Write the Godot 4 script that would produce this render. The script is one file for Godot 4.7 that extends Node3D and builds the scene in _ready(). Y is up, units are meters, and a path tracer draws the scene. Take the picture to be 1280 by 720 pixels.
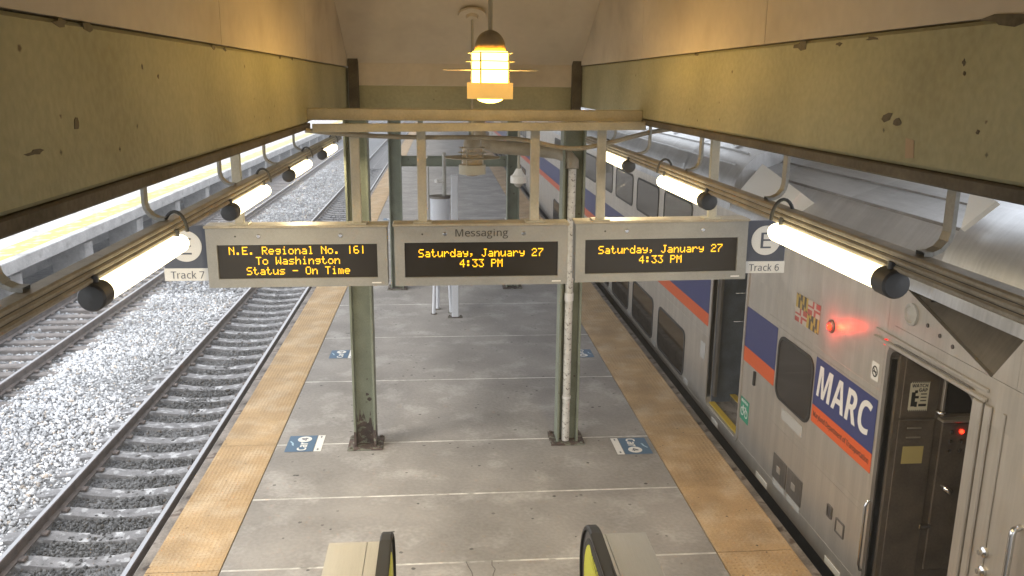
extends Node3D

# ---------------------------------------------------------------- naming and tagging
var used := {}
var mats := {}
var rng := RandomNumberGenerator.new()

func numbered(called: String, parent: Node) -> String:
	var key := str(parent.get_instance_id()) + called
	if used.has(key):
		used[key] += 1
		return called + "_%03d" % used[key]
	used[key] = 0
	return called

func put(o: Node3D, called: String, parent: Node = null):
	var p: Node = parent if parent != null else self
	o.name = numbered(called, p)
	p.add_child(o, true)
	return o

func tag(o: Node, label: String, category: String, group := ""):
	o.set_meta("label", label)
	o.set_meta("category", category)
	if group != "":
		o.set_meta("group", group)
	return o

func structure(o: Node):
	o.set_meta("kind", "structure")
	return o

func stuff(o: Node):
	o.set_meta("kind", "stuff")
	return o

func thing(called: String, label: String, category: String, at := Vector3.ZERO, group := ""):
	var o := Node3D.new()
	put(o, called)
	o.position = at
	return tag(o, label, category, group)

# ---------------------------------------------------------------- mesh building
class MB:
	var st := SurfaceTool.new()
	var xf := Transform3D.IDENTITY
	func _init():
		st.begin(Mesh.PRIMITIVE_TRIANGLES)
	func vert(p: Vector3, n: Vector3, uv: Vector2):
		st.set_normal((xf.basis * n).normalized())
		st.set_uv(uv)
		st.add_vertex(xf * p)
	func tri(a: Vector3, b: Vector3, c: Vector3, na: Vector3, nb: Vector3, nc: Vector3, ua := Vector2.ZERO, ub := Vector2.ZERO, uc := Vector2.ZERO):
		var g := (b - a).cross(c - a)
		if g.dot(na + nb + nc) > 0:
			vert(a, na, ua); vert(c, nc, uc); vert(b, nb, ub)
		else:
			vert(a, na, ua); vert(b, nb, ub); vert(c, nc, uc)
	# flat quad; n is an outward hint
	func quad(a: Vector3, b: Vector3, c: Vector3, d: Vector3, n: Vector3):
		var g := (c - a).cross(d - b)
		if g.length() < 1e-12:
			return
		g = g.normalized()
		if g.dot(n) < 0:
			g = -g
		tri(a, b, c, g, g, g, Vector2(0, 1), Vector2(1, 1), Vector2(1, 0))
		tri(a, c, d, g, g, g, Vector2(0, 1), Vector2(1, 0), Vector2(0, 0))
	func face(a: Vector3, b: Vector3, c: Vector3, n: Vector3):
		var g := (b - a).cross(c - a).normalized()
		if g.dot(n) < 0:
			g = -g
		tri(a, b, c, g, g, g)
	func box(c: Vector3, s: Vector3):
		var h := s * 0.5
		for ax in 3:
			for sg in [-1.0, 1.0]:
				var n := Vector3.ZERO; n[ax] = sg
				var u := Vector3.ZERO; u[(ax + 1) % 3] = h[(ax + 1) % 3]
				var v := Vector3.ZERO; v[(ax + 2) % 3] = h[(ax + 2) % 3]
				var o := c + n * h[ax]
				quad(o - u - v, o + u - v, o + u + v, o - u + v, n)
	func span(x0: float, x1: float, y0: float, y1: float, z0: float, z1: float, ch := 0.0):
		var c := Vector3((x0 + x1) / 2, (y0 + y1) / 2, (z0 + z1) / 2)
		var s := Vector3(absf(x1 - x0), absf(y1 - y0), absf(z1 - z0))
		if ch > 0:
			cbox(c, s, ch)
		else:
			box(c, s)
	# box with chamfered edges
	func cbox(c: Vector3, s: Vector3, ch: float):
		var h := s * 0.5
		var k := minf(ch, minf(h.x, minf(h.y, h.z)) * 0.9)
		for ax in 3:
			var a1 := (ax + 1) % 3
			var a2 := (ax + 2) % 3
			for sg in [-1.0, 1.0]:
				var n := Vector3.ZERO; n[ax] = sg
				var u := Vector3.ZERO; u[a1] = h[a1] - k
				var v := Vector3.ZERO; v[a2] = h[a2] - k
				var o := c + n * h[ax]
				quad(o - u - v, o + u - v, o + u + v, o - u + v, n)
			for s1 in [-1.0, 1.0]:
				for s2 in [-1.0, 1.0]:
					var e := Vector3.ZERO; e[ax] = h[ax] - k
					var p := c; p[a1] += s1 * h[a1]; p[a2] += s2 * (h[a2] - k)
					var q := c; q[a1] += s1 * (h[a1] - k); q[a2] += s2 * h[a2]
					var n2 := Vector3.ZERO; n2[a1] = s1; n2[a2] = s2
					quad(p - e, p + e, q + e, q - e, n2)
		for sx in [-1.0, 1.0]:
			for sy in [-1.0, 1.0]:
				for sz in [-1.0, 1.0]:
					var sgn := Vector3(sx, sy, sz)
					var i := c + sgn * (h - Vector3(k, k, k))
					face(i + Vector3(sx * k, 0, 0), i + Vector3(0, sy * k, 0), i + Vector3(0, 0, sz * k), sgn)
	func tube(pts: Array, r: float, seg := 10, caps := true):
		var n := pts.size()
		var up := Vector3.UP
		var rings := []
		var dirs := []
		for i in n:
			var d: Vector3
			if i == 0: d = pts[1] - pts[0]
			elif i == n - 1: d = pts[n - 1] - pts[n - 2]
			else: d = (pts[i + 1] - pts[i]).normalized() + (pts[i] - pts[i - 1]).normalized()
			dirs.append(d.normalized())
		if absf(dirs[0].dot(up)) > 0.9: up = Vector3.RIGHT
		var u: Vector3 = dirs[0].cross(up).normalized()
		for i in n:
			u = (u - dirs[i] * u.dot(dirs[i])).normalized()
			var v: Vector3 = dirs[i].cross(u)
			var ring := []
			for k in seg:
				var a := TAU * k / seg
				ring.append(u * cos(a) + v * sin(a))
			rings.append(ring)
		for i in n - 1:
			for k in seg:
				var k2 := (k + 1) % seg
				var a: Vector3 = pts[i] + rings[i][k] * r
				var b: Vector3 = pts[i] + rings[i][k2] * r
				var c: Vector3 = pts[i + 1] + rings[i + 1][k2] * r
				var d: Vector3 = pts[i + 1] + rings[i + 1][k] * r
				tri(a, b, c, rings[i][k], rings[i][k2], rings[i + 1][k2])
				tri(a, c, d, rings[i][k], rings[i + 1][k2], rings[i + 1][k])
		if caps:
			for k in seg:
				var k2 := (k + 1) % seg
				face(pts[0], pts[0] + rings[0][k] * r, pts[0] + rings[0][k2] * r, -dirs[0])
				face(pts[n - 1], pts[n - 1] + rings[n - 1][k] * r, pts[n - 1] + rings[n - 1][k2] * r, dirs[n - 1])
	# lathe about the y axis; profile of (radius, y); hard edges between segments, round about the axis
	func lathe(c: Vector3, prof: Array, seg := 24):
		for i in prof.size() - 1:
			var p: Vector2 = prof[i]
			var q: Vector2 = prof[i + 1]
			var t := q - p
			var nn := Vector2(t.y, -t.x).normalized()
			for k in seg:
				var a0 := TAU * k / seg
				var a1 := TAU * (k + 1) / seg
				var e0 := Vector3(cos(a0), 0, sin(a0))
				var e1 := Vector3(cos(a1), 0, sin(a1))
				var n0 := e0 * nn.x + Vector3.UP * nn.y
				var n1 := e1 * nn.x + Vector3.UP * nn.y
				var A := c + e0 * p.x + Vector3.UP * p.y
				var B := c + e1 * p.x + Vector3.UP * p.y
				var C := c + e1 * q.x + Vector3.UP * q.y
				var D := c + e0 * q.x + Vector3.UP * q.y
				if p.x > 1e-6: tri(A, B, C, n0, n1, n1)
				if q.x > 1e-6: tri(A, C, D, n0, n1, n0)
	# prism of a 2D outline; axis x: (z,y), axis z: (x,y), axis y: (x,z)
	func at(axis: String, p: Vector2, d: float) -> Vector3:
		if axis == "x": return Vector3(d, p.y, p.x)
		if axis == "z": return Vector3(p.x, p.y, d)
		return Vector3(p.x, d, p.y)
	func prism(axis: String, poly: Array, d0: float, d1: float):
		var pk := PackedVector2Array(poly)
		var idx := Geometry2D.triangulate_polygon(pk)
		var ax := Vector3(1, 0, 0) if axis == "x" else (Vector3(0, 0, 1) if axis == "z" else Vector3(0, 1, 0))
		var lo := minf(d0, d1)
		var hi := maxf(d0, d1)
		for i in range(0, idx.size(), 3):
			for e in [[lo, -1.0], [hi, 1.0]]:
				face(at(axis, pk[idx[i]], e[0]), at(axis, pk[idx[i + 1]], e[0]), at(axis, pk[idx[i + 2]], e[0]), ax * e[1])
		var cw := Geometry2D.is_polygon_clockwise(pk)
		for i in pk.size():
			var p := pk[i]
			var q := pk[(i + 1) % pk.size()]
			var t := q - p
			var n2 := Vector2(-t.y, t.x) if cw else Vector2(t.y, -t.x)
			quad(at(axis, p, lo), at(axis, q, lo), at(axis, q, hi), at(axis, p, hi), at(axis, n2, 0.0))
	# ring between two outlines with the same number of points
	func ring(axis: String, outer: Array, inner: Array, d0: float, d1: float):
		var lo := minf(d0, d1)
		var hi := maxf(d0, d1)
		var ax := Vector3(1, 0, 0) if axis == "x" else (Vector3(0, 0, 1) if axis == "z" else Vector3(0, 1, 0))
		var n := outer.size()
		var cen := Vector2.ZERO
		for p in outer: cen += p
		cen /= n
		for i in n:
			var j := (i + 1) % n
			for e in [[lo, -1.0], [hi, 1.0]]:
				quad(at(axis, outer[i], e[0]), at(axis, outer[j], e[0]), at(axis, inner[j], e[0]), at(axis, inner[i], e[0]), ax * e[1])
			var mo: Vector2 = (outer[i] + outer[j]) / 2 - cen
			quad(at(axis, outer[i], lo), at(axis, outer[j], lo), at(axis, outer[j], hi), at(axis, outer[i], hi), at(axis, mo, 0.0))
			quad(at(axis, inner[i], lo), at(axis, inner[j], lo), at(axis, inner[j], hi), at(axis, inner[i], hi), at(axis, -mo, 0.0))
	func mesh() -> ArrayMesh:
		return st.commit()

func rr(x0: float, y0: float, x1: float, y1: float, r: float, n := 4) -> Array:
	var out := []
	var cs := [Vector2(x1 - r, y1 - r), Vector2(x0 + r, y1 - r), Vector2(x0 + r, y0 + r), Vector2(x1 - r, y0 + r)]
	for i in 4:
		for k in n + 1:
			var a: float = PI / 2 * (i + float(k) / n)
			out.append(cs[i] + Vector2(cos(a), sin(a)) * r)
	return out

func obj(called: String, b, m: Material, parent: Node = null):
	var o := MeshInstance3D.new()
	o.mesh = b.mesh() if b is MB else b
	o.material_override = m
	return put(o, called, parent)

func bx(called: String, x0, x1, y0, y1, z0, z1, m, parent = null, ch := 0.0):
	var b := MB.new()
	b.span(x0, x1, y0, y1, z0, z1, ch)
	return obj(called, b, m, parent)

func font(bold := false) -> SystemFont:
	var f := SystemFont.new()
	f.font_names = PackedStringArray(["Droid Sans"])
	if bold:
		f.font_weight = 700
	return f

# lettering fitted to a width and height, centred at pos; basis columns = reading direction, up, outward
func lettering(called: String, txt: String, w: float, h: float, pos: Vector3, bs: Basis, m: Material, parent: Node, bold := false, slant := 0.0):
	var t := TextMesh.new()
	t.text = txt
	t.font = font(bold)
	t.font_size = 48
	t.pixel_size = 0.01
	t.depth = 0.02
	t.curve_step = 2.0
	var ab := t.get_aabb()
	var o := MeshInstance3D.new()
	o.mesh = t
	o.material_override = m
	put(o, called, parent)
	var sx := w / ab.size.x
	var sy := h / ab.size.y
	var c := ab.get_center()
	var local := Basis(Vector3(sx, 0, 0), Vector3(slant * sy, sy, 0), Vector3(0, 0, 0.1))
	var full := bs * local
	o.transform = Transform3D(full, pos - full * Vector3(c.x, c.y, 0))
	return o

# ---------------------------------------------------------------- materials
func noise_bytes(sd: int, freq: float, oct: int, size: int) -> PackedByteArray:
	var n := FastNoiseLite.new()
	n.seed = sd
	n.noise_type = FastNoiseLite.TYPE_SIMPLEX_SMOOTH
	n.frequency = freq
	n.fractal_type = FastNoiseLite.FRACTAL_FBM
	n.fractal_octaves = oct
	var im := n.get_seamless_image(size, size)
	im.convert(Image.FORMAT_L8)
	return im.get_data()

func lin(r: float, g: float, b: float) -> Color:
	return Color(r, g, b).linear_to_srgb()

func plain(key: String, c: Color, rough := 0.6, metal := 0.0) -> StandardMaterial3D:
	if mats.has(key): return mats[key]
	var m := StandardMaterial3D.new()
	m.albedo_color = lin(c.r, c.g, c.b)
	m.roughness = rough
	m.metallic = metal
	mats[key] = m
	return m

# layered surface: base colour, broad blotches, grain, and patches of a second colour
func surf(key: String, base: Color, o := {}) -> StandardMaterial3D:
	if mats.has(key): return mats[key]
	var size: int = o.get("size", 256)
	var tile: float = o.get("tile", 2.0)
	var sd: int = key.hash() % 9973
	var A := noise_bytes(sd, o.get("f1", 0.012), 4, size)
	var B := noise_bytes(sd + 1, o.get("f2", 0.15), 3, size)
	var C := noise_bytes(sd + 2, o.get("f3", 0.02), 5, size)
	var va: float = o.get("blotch", 0.3)
	var vb: float = o.get("grain", 0.2)
	var pc: Color = o.get("patch", base)
	var pt: float = o.get("patch_at", 2.0)
	var pw: float = o.get("patch_soft", 0.06)
	var sx: float = o.get("streak", 1.0)
	var data := PackedByteArray()
	data.resize(size * size * 3)
	var lut := PackedByteArray()
	lut.resize(1025)
	for i in 1025:
		lut[i] = int(clampf(Color(i / 1024.0, 0, 0).linear_to_srgb().r, 0, 1) * 255.0)
	for y in size:
		for x in size:
			var i := y * size + x
			var j := i
			if sx > 1.0:
				j = int(y / sx) * size + x
			var a := A[j] / 255.0 - 0.5
			var b := B[j] / 255.0 - 0.5
			var k := 1.0 + a * 2.0 * va + b * 2.0 * vb
			var t := clampf((C[j] / 255.0 + b * 0.12 - pt) / pw, 0.0, 1.0)
			var r := (base.r + (pc.r - base.r) * t) * k
			var g := (base.g + (pc.g - base.g) * t) * k
			var bb := (base.b + (pc.b - base.b) * t) * k
			data[i * 3] = lut[int(clampf(r, 0, 1) * 1024.0)]
			data[i * 3 + 1] = lut[int(clampf(g, 0, 1) * 1024.0)]
			data[i * 3 + 2] = lut[int(clampf(bb, 0, 1) * 1024.0)]
	var im := Image.create_from_data(size, size, false, Image.FORMAT_RGB8, data)
	# small dropped spots (gum, chips) with ragged outlines
	var sr := RandomNumberGenerator.new(); sr.seed = sd
	for i in int(o.get("specks", 0)):
		var cx := sr.randi_range(8, size - 9); var cy := sr.randi_range(8, size - 9)
		var rad: float = sr.randf_range(0.8, o.get("speck_size", 3.0))
		var kk := sr.randf_range(0.35, 0.8)
		for yy in range(-6, 7):
			for xx in range(-6, 7):
				if Vector2(xx, yy * sr.randf_range(0.8, 1.3)).length() < rad:
					var pc2 := im.get_pixel(cx + xx, cy + yy)
					im.set_pixel(cx + xx, cy + yy, Color(pc2.r * kk, pc2.g * kk, pc2.b * kk))
	var m := StandardMaterial3D.new()
	m.albedo_texture = ImageTexture.create_from_image(im)
	m.uv1_triplanar = true
	m.uv1_world_triplanar = true
	m.uv1_scale = Vector3.ONE / tile
	m.roughness = o.get("rough", 0.8)
	m.metallic = o.get("metal", 0.0)
	var bump: float = o.get("bump", 0.0)
	if bump > 0:
		var bi := Image.create_from_data(size, size, false, Image.FORMAT_L8, B)
		bi.convert(Image.FORMAT_RGBA8)
		bi.bump_map_to_normal_map(bump)
		m.normal_enabled = true
		m.normal_texture = ImageTexture.create_from_image(bi)
		m.normal_scale = 1.0
	var wave: float = o.get("wave", 0.0)
	if wave > 0:
		# slight oil-canning of thin sheet
		var wi := Image.create_from_data(size, size, false, Image.FORMAT_L8, noise_bytes(sd + 7, 0.008, 2, size))
		wi.convert(Image.FORMAT_RGBA8)
		wi.bump_map_to_normal_map(wave)
		m.normal_enabled = true
		m.normal_texture = ImageTexture.create_from_image(wi)
	mats[key] = m
	return m

func glow(key: String, c: Color, e: float) -> StandardMaterial3D:
	if mats.has(key): return mats[key]
	var m := StandardMaterial3D.new()
	m.albedo_color = c
	m.emission_enabled = true
	m.emission = c
	m.emission_energy_multiplier = e
	mats[key] = m
	return m

func picture(im: Image, emit := 0.0, rough := 0.5) -> StandardMaterial3D:
	var m := StandardMaterial3D.new()
	var t := ImageTexture.create_from_image(im)
	m.albedo_texture = t
	m.roughness = rough
	if emit > 0:
		m.emission_enabled = true
		m.emission_texture = t
		m.emission = Color.WHITE
		m.emission_energy_multiplier = emit
	return m

func make_materials():
	surf("slab", Color(0.25, 0.235, 0.22), {"specks": 170, "speck_size": 3.6, "size": 1024, "tile": 5.3, "f1": 0.004, "f2": 0.09, "f3": 0.007, "blotch": 0.22, "grain": 0.11, "patch": Color(0.33, 0.315, 0.30), "patch_at": 0.55, "patch_soft": 0.3, "rough": 0.85, "bump": 0.6})
	surf("sealant", Color(0.5, 0.49, 0.46), {"tile": 3.7, "f3": 0.05, "blotch": 0.5, "grain": 0.3, "patch": Color(0.25, 0.24, 0.22), "patch_at": 0.74, "patch_soft": 0.1})
	surf("tactile", Color(0.375, 0.255, 0.13), {"specks": 45, "speck_size": 2.2, "size": 512, "tile": 2.7, "f1": 0.008, "f3": 0.01, "blotch": 0.25, "grain": 0.14, "patch": Color(0.44, 0.335, 0.215), "patch_at": 0.42, "patch_soft": 0.45, "rough": 0.7})
	surf("edge_concrete", Color(0.2, 0.18, 0.165), {"tile": 1.3, "blotch": 0.5, "grain": 0.25, "patch": Color(0.08, 0.06, 0.05), "patch_at": 0.6, "patch_soft": 0.15})
	surf("pale_concrete", Color(0.50, 0.48, 0.46), {"tile": 4.0, "blotch": 0.25, "grain": 0.12, "patch": Color(0.36, 0.34, 0.32), "patch_at": 0.6, "patch_soft": 0.2})
	surf("yellow_paint", Color(0.60, 0.48, 0.12), {"tile": 2.0, "blotch": 0.25, "grain": 0.1, "patch": Color(0.55, 0.5, 0.35), "patch_at": 0.62, "patch_soft": 0.1})
	surf("ballast_bed", Color(0.16, 0.16, 0.165), {"tile": 1.7, "f1": 0.03, "f2": 0.2, "blotch": 0.5, "grain": 0.5, "bump": 6.0})
	surf("concrete_tie", Color(0.2, 0.195, 0.2), {"tile": 1.1, "f1": 0.02, "blotch": 0.35, "grain": 0.2, "patch": Color(0.42, 0.42, 0.43), "patch_at": 0.56, "patch_soft": 0.12})
	surf("wood_tie", Color(0.17, 0.15, 0.14), {"tile": 0.9, "blotch": 0.4, "grain": 0.3})
	surf("rail_steel", Color(0.13, 0.10, 0.085), {"tile": 0.8, "blotch": 0.4, "grain": 0.3, "rough": 0.55, "metal": 0.3})
	plain("rail_top", Color(0.36, 0.35, 0.35), 0.4, 0.9)
	surf("wall_paint", Color(0.40, 0.38, 0.235), {"specks": 26, "speck_size": 2.2, "size": 512, "tile": 2.3, "f1": 0.006, "f2": 0.1, "f3": 0.03, "blotch": 0.16, "grain": 0.1, "patch": Color(0.12, 0.09, 0.06), "patch_at": 0.93, "patch_soft": 0.02, "rough": 0.7, "bump": 0.35})
	surf("cream_panel", Color(0.62, 0.55, 0.45), {"tile": 3.1, "f1": 0.008, "blotch": 0.12, "grain": 0.05, "patch": Color(0.54, 0.47, 0.38), "patch_at": 0.62, "patch_soft": 0.3, "rough": 0.75})
	surf("old_steel", Color(0.10, 0.085, 0.065), {"tile": 0.9, "blotch": 0.4, "grain": 0.25, "rough": 0.7})
	surf("green_paint", Color(0.20, 0.22, 0.165), {"size": 512, "tile": 1.9, "f1": 0.01, "f3": 0.02, "blotch": 0.2, "grain": 0.15, "patch": Color(0.07, 0.04, 0.03), "patch_at": 0.86, "patch_soft": 0.03, "rough": 0.55})
	surf("rusty_foot", Color(0.075, 0.05, 0.042), {"tile": 0.5, "blotch": 0.5, "grain": 0.4, "patch": Color(0.16, 0.17, 0.13), "patch_at": 0.6, "patch_soft": 0.08})
	surf("tan_paint", Color(0.42, 0.395, 0.32), {"tile": 0.8, "blotch": 0.15, "grain": 0.1, "rough": 0.5})
	surf("peeling_white", Color(0.6, 0.59, 0.55), {"tile": 0.6, "f3": 0.04, "grain": 0.1, "patch": Color(0.12, 0.10, 0.08), "patch_at": 0.73, "patch_soft": 0.02})
	surf("sign_case", Color(0.275, 0.275, 0.265), {"tile": 1.2, "blotch": 0.1, "grain": 0.06, "rough": 0.45})
	surf("raceway", Color(0.34, 0.30, 0.23), {"tile": 0.7, "blotch": 0.3, "grain": 0.15, "rough": 0.5})
	surf("bracket_grey", Color(0.36, 0.35, 0.31), {"tile": 0.6, "blotch": 0.2, "grain": 0.1, "rough": 0.5})
	surf("stainless", Color(0.56, 0.515, 0.455), {"size": 512, "tile": 2.0, "f1": 0.02, "f2": 0.12, "streak": 14.0, "blotch": 0.11, "grain": 0.06, "rough": 0.4, "metal": 0.72, "wave": 2.0})
	surf("roof_steel", Color(0.46, 0.46, 0.465), {"size": 256, "tile": 1.9, "streak": 10.0, "blotch": 0.3, "grain": 0.15, "rough": 0.38, "metal": 0.7})
	surf("dark_steel", Color(0.2, 0.18, 0.16), {"tile": 1.1, "streak": 8.0, "blotch": 0.3, "grain": 0.2, "rough": 0.4, "metal": 0.6})
	surf("deck_steel", Color(0.43, 0.42, 0.40), {"tile": 0.8, "streak": 12.0, "blotch": 0.06, "grain": 0.04, "rough": 0.45, "metal": 0.9})
	surf("brown_interior", Color(0.13, 0.105, 0.08), {"tile": 1.0, "blotch": 0.3, "grain": 0.15, "rough": 0.35})
	surf("blue_door", Color(0.10, 0.125, 0.16), {"tile": 1.0, "blotch": 0.25, "grain": 0.12, "rough": 0.4})
	surf("skirt", Color(0.07, 0.06, 0.055), {"tile": 1.0, "blotch": 0.4, "grain": 0.3, "rough": 0.6})
	surf("earth", Color(0.24, 0.23, 0.22), {"tile": 9.0, "blotch": 0.4, "grain": 0.4})
	plain("gasket", Color(0.02, 0.018, 0.016), 0.6)
	var g := plain("glass", Color(0.025, 0.02, 0.016), 0.06)
	g.metallic_specular = 0.6
	plain("blue_stripe", Color(0.035, 0.045, 0.16), 0.4)
	plain("orange_stripe", Color(0.62, 0.10, 0.02), 0.4)
	plain("white_paint", Color(0.74, 0.73, 0.71), 0.5)
	plain("letter_white", Color(0.7, 0.69, 0.66), 0.5)
	plain("black_rubber", Color(0.014, 0.013, 0.012), 0.55)
	plain("black_print", Color(0.03, 0.028, 0.025), 0.6)
	plain("sign_navy", Color(0.075, 0.085, 0.115), 0.5)
	plain("decal_blue", Color(0.06, 0.12, 0.2), 0.6)
	plain("decal_green", Color(0.03, 0.25, 0.15), 0.5)
	plain("decal_yellow", Color(0.62, 0.60, 0.05), 0.5)
	plain("note_yellow", Color(0.6, 0.5, 0.2), 0.6)
	plain("nosing_yellow", Color(0.6, 0.42, 0.04), 0.6)
	plain("grey_plate", Color(0.4, 0.39, 0.37), 0.5)
	plain("chrome", Color(0.65, 0.64, 0.62), 0.15, 1.0)
	plain("end_cap", Color(0.07, 0.07, 0.07), 0.5)
	plain("tank_white", Color(0.62, 0.64, 0.68), 0.35)
	glow("tube_glow", Color(1.0, 0.93, 0.74), 2.6)
	glow("amber_glow", Color(1.0, 0.86, 0.42), 5.0)
	glow("red_glow", Color(1.0, 0.12, 0.05), 6.0)
	var cl := StandardMaterial3D.new()
	cl.albedo_color = Color(0.85, 0.7, 0.42, 0.35)
	cl.transparency = BaseMaterial3D.TRANSPARENCY_ALPHA
	cl.roughness = 0.1
	mats["amber_glass"] = cl

# ---------------------------------------------------------------- setting
const TRAIN_X := 3.5
var joints := []

func build_platform():
	var root := Node3D.new()
	put(root, "platform"); structure(root)
	# slabs between sawn joints
	joints = [-4.0, -5.35, -6.69, -7.97, -9.30, -11.43, -13.53]
	while joints[-1] > -150.0:
		joints.append(joints[-1] - 2.12)
	joints.push_front(4.0)
	bx("slab_bed", -2.5, 3.1, -1.3, -0.12, 4.0, -152.0, mats.edge_concrete, root)
	for i in joints.size() - 1:
		var z0: float = joints[i] - 0.014
		var z1: float = joints[i + 1] + 0.014
		bx("slab", -1.915, 2.445, -0.12, 0.0, z0, z1, mats.slab, root)
		if joints[i + 1] > -60.0 and i > 0:
			bx("joint", -1.915, 2.445, -0.1, -0.0015, joints[i] + 0.0138, joints[i] - 0.0138, mats.sealant, root)
	# fine cracks running out from the joint by the escalator
	var cb := MB.new()
	for path in [[Vector2(0.19, -6.70), Vector2(0.21, -6.61), Vector2(0.235, -6.53), Vector2(0.245, -6.42), Vector2(0.27, -6.3)], [Vector2(0.42, -6.70), Vector2(0.415, -6.62), Vector2(0.44, -6.56), Vector2(0.42, -6.49), Vector2(0.40, -6.38), Vector2(0.37, -6.25)]]:
		for k in path.size() - 1:
			var p: Vector2 = path[k]
			var q: Vector2 = path[k + 1]
			var n := (q - p).orthogonal().normalized() * 0.003
			cb.quad(Vector3(p.x - n.x, 0.0015, p.y - n.y), Vector3(p.x + n.x, 0.0015, p.y + n.y), Vector3(q.x + n.x, 0.0015, q.y + n.y), Vector3(q.x - n.x, 0.0015, q.y - n.y), Vector3.UP)
	obj("crack", cb, mats.black_print, root)
	# tactile tiles and platform edge, both sides
	for side in [[-2.545, -1.925, -1.0], [2.455, 3.155, 1.0]]:
		for i in joints.size() - 1:
			if joints[i] < -90.0: break
			var z0: float = joints[i] - 0.004
			var z1: float = joints[i + 1] + 0.004
			var parts := 1 if z0 - z1 < 1.5 else 2
			for k in parts:
				var a := lerpf(z0, z1, float(k) / parts) - (0.003 if k else 0.0)
				var b := lerpf(z0, z1, float(k + 1) / parts)
				bx("tactile_tile", side[0], side[1], -0.12, 0.004 + 0.0015 * ((i + k) % 2), a, b, mats.tactile, root)
		var ex0: float = side[0] - 0.12 if side[2] < 0 else side[1] + 0.004
		var ex1: float = side[0] - 0.004 if side[2] < 0 else side[1] + 0.12
		bx("edge_board", ex0, ex1, -0.2, -0.03, 4.0, -152.0, mats.edge_concrete, root, 0.015)
		# truncated domes
		var d := MB.new()
		d.lathe(Vector3.ZERO, [Vector2(0.0125, 0), Vector2(0.0075, 0.005), Vector2(0, 0.005)], 8)
		var mm := MultiMesh.new()
		mm.transform_format = MultiMesh.TRANSFORM_3D
		mm.mesh = d.mesh()
		var pts := []
		var cols := 15
		var pitch: float = (side[1] - side[0]) / cols
		var zz := -5.6
		while zz > -34.0:
			for c in cols:
				pts.append(Vector3(side[0] + pitch * (c + 0.5), 0.004, zz))
			zz -= 0.046
		mm.instance_count = pts.size()
		for i in pts.size():
			mm.set_instance_transform(i, Transform3D(Basis(), pts[i]))
		var mi := MultiMeshInstance3D.new()
		mi.multimesh = mm
		mi.material_override = mats.tactile
		put(mi, "tactile_domes", root); stuff(mi)

func build_ground():
	var g := MB.new()
	g.quad(Vector3(-600, -1.6, 300), Vector3(600, -1.6, 300), Vector3(600, -1.6, -900), Vector3(-600, -1.6, -900), Vector3.UP)
	structure(obj("ground", g, mats.earth))
	# uneven ballast bed under the tracks
	var n := FastNoiseLite.new()
	n.seed = 4; n.frequency = 0.7
	var b := MB.new()
	var nx := 38
	var nz := 170
	for i in nx:
		for k in nz:
			var q := []
			for e in [[0, 0], [1, 0], [1, 1], [0, 1]]:
				var x: float = -10.9 + (i + e[0]) * 8.35 / nx
				var z: float = 0.0 - (k + e[1]) * 0.5
				if k + e[1] == nz: z = -180.0
				q.append(Vector3(x, bed(x) + n.get_noise_2d(x, z) * 0.03, z))
			b.quad(q[0], q[1], q[2], q[3], Vector3.UP)
	structure(obj("ballast", b, mats.ballast_bed))
	var bt := MB.new()
	bt.quad(Vector3(3.0, -1.42, 4), Vector3(9.0, -1.42, 4), Vector3(9.0, -1.42, -180), Vector3(3.0, -1.42, -180), Vector3.UP)
	structure(obj("trackbed", bt, mats.ballast_bed))

func bed(x: float) -> float:
	# crown of stone between the two tracks, hollow between the rails
	if x > -3.4 or x < -9.3: return -1.38
	if x > -5.0: return -1.35
	if x > -5.5: return lerpf(-1.35, -1.30, (-5.0 - x) / 0.5)
	if x > -7.2: return -1.30
	if x > -7.7: return lerpf(-1.30, -1.38, (-7.2 - x) / 0.5)
	return -1.37

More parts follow.
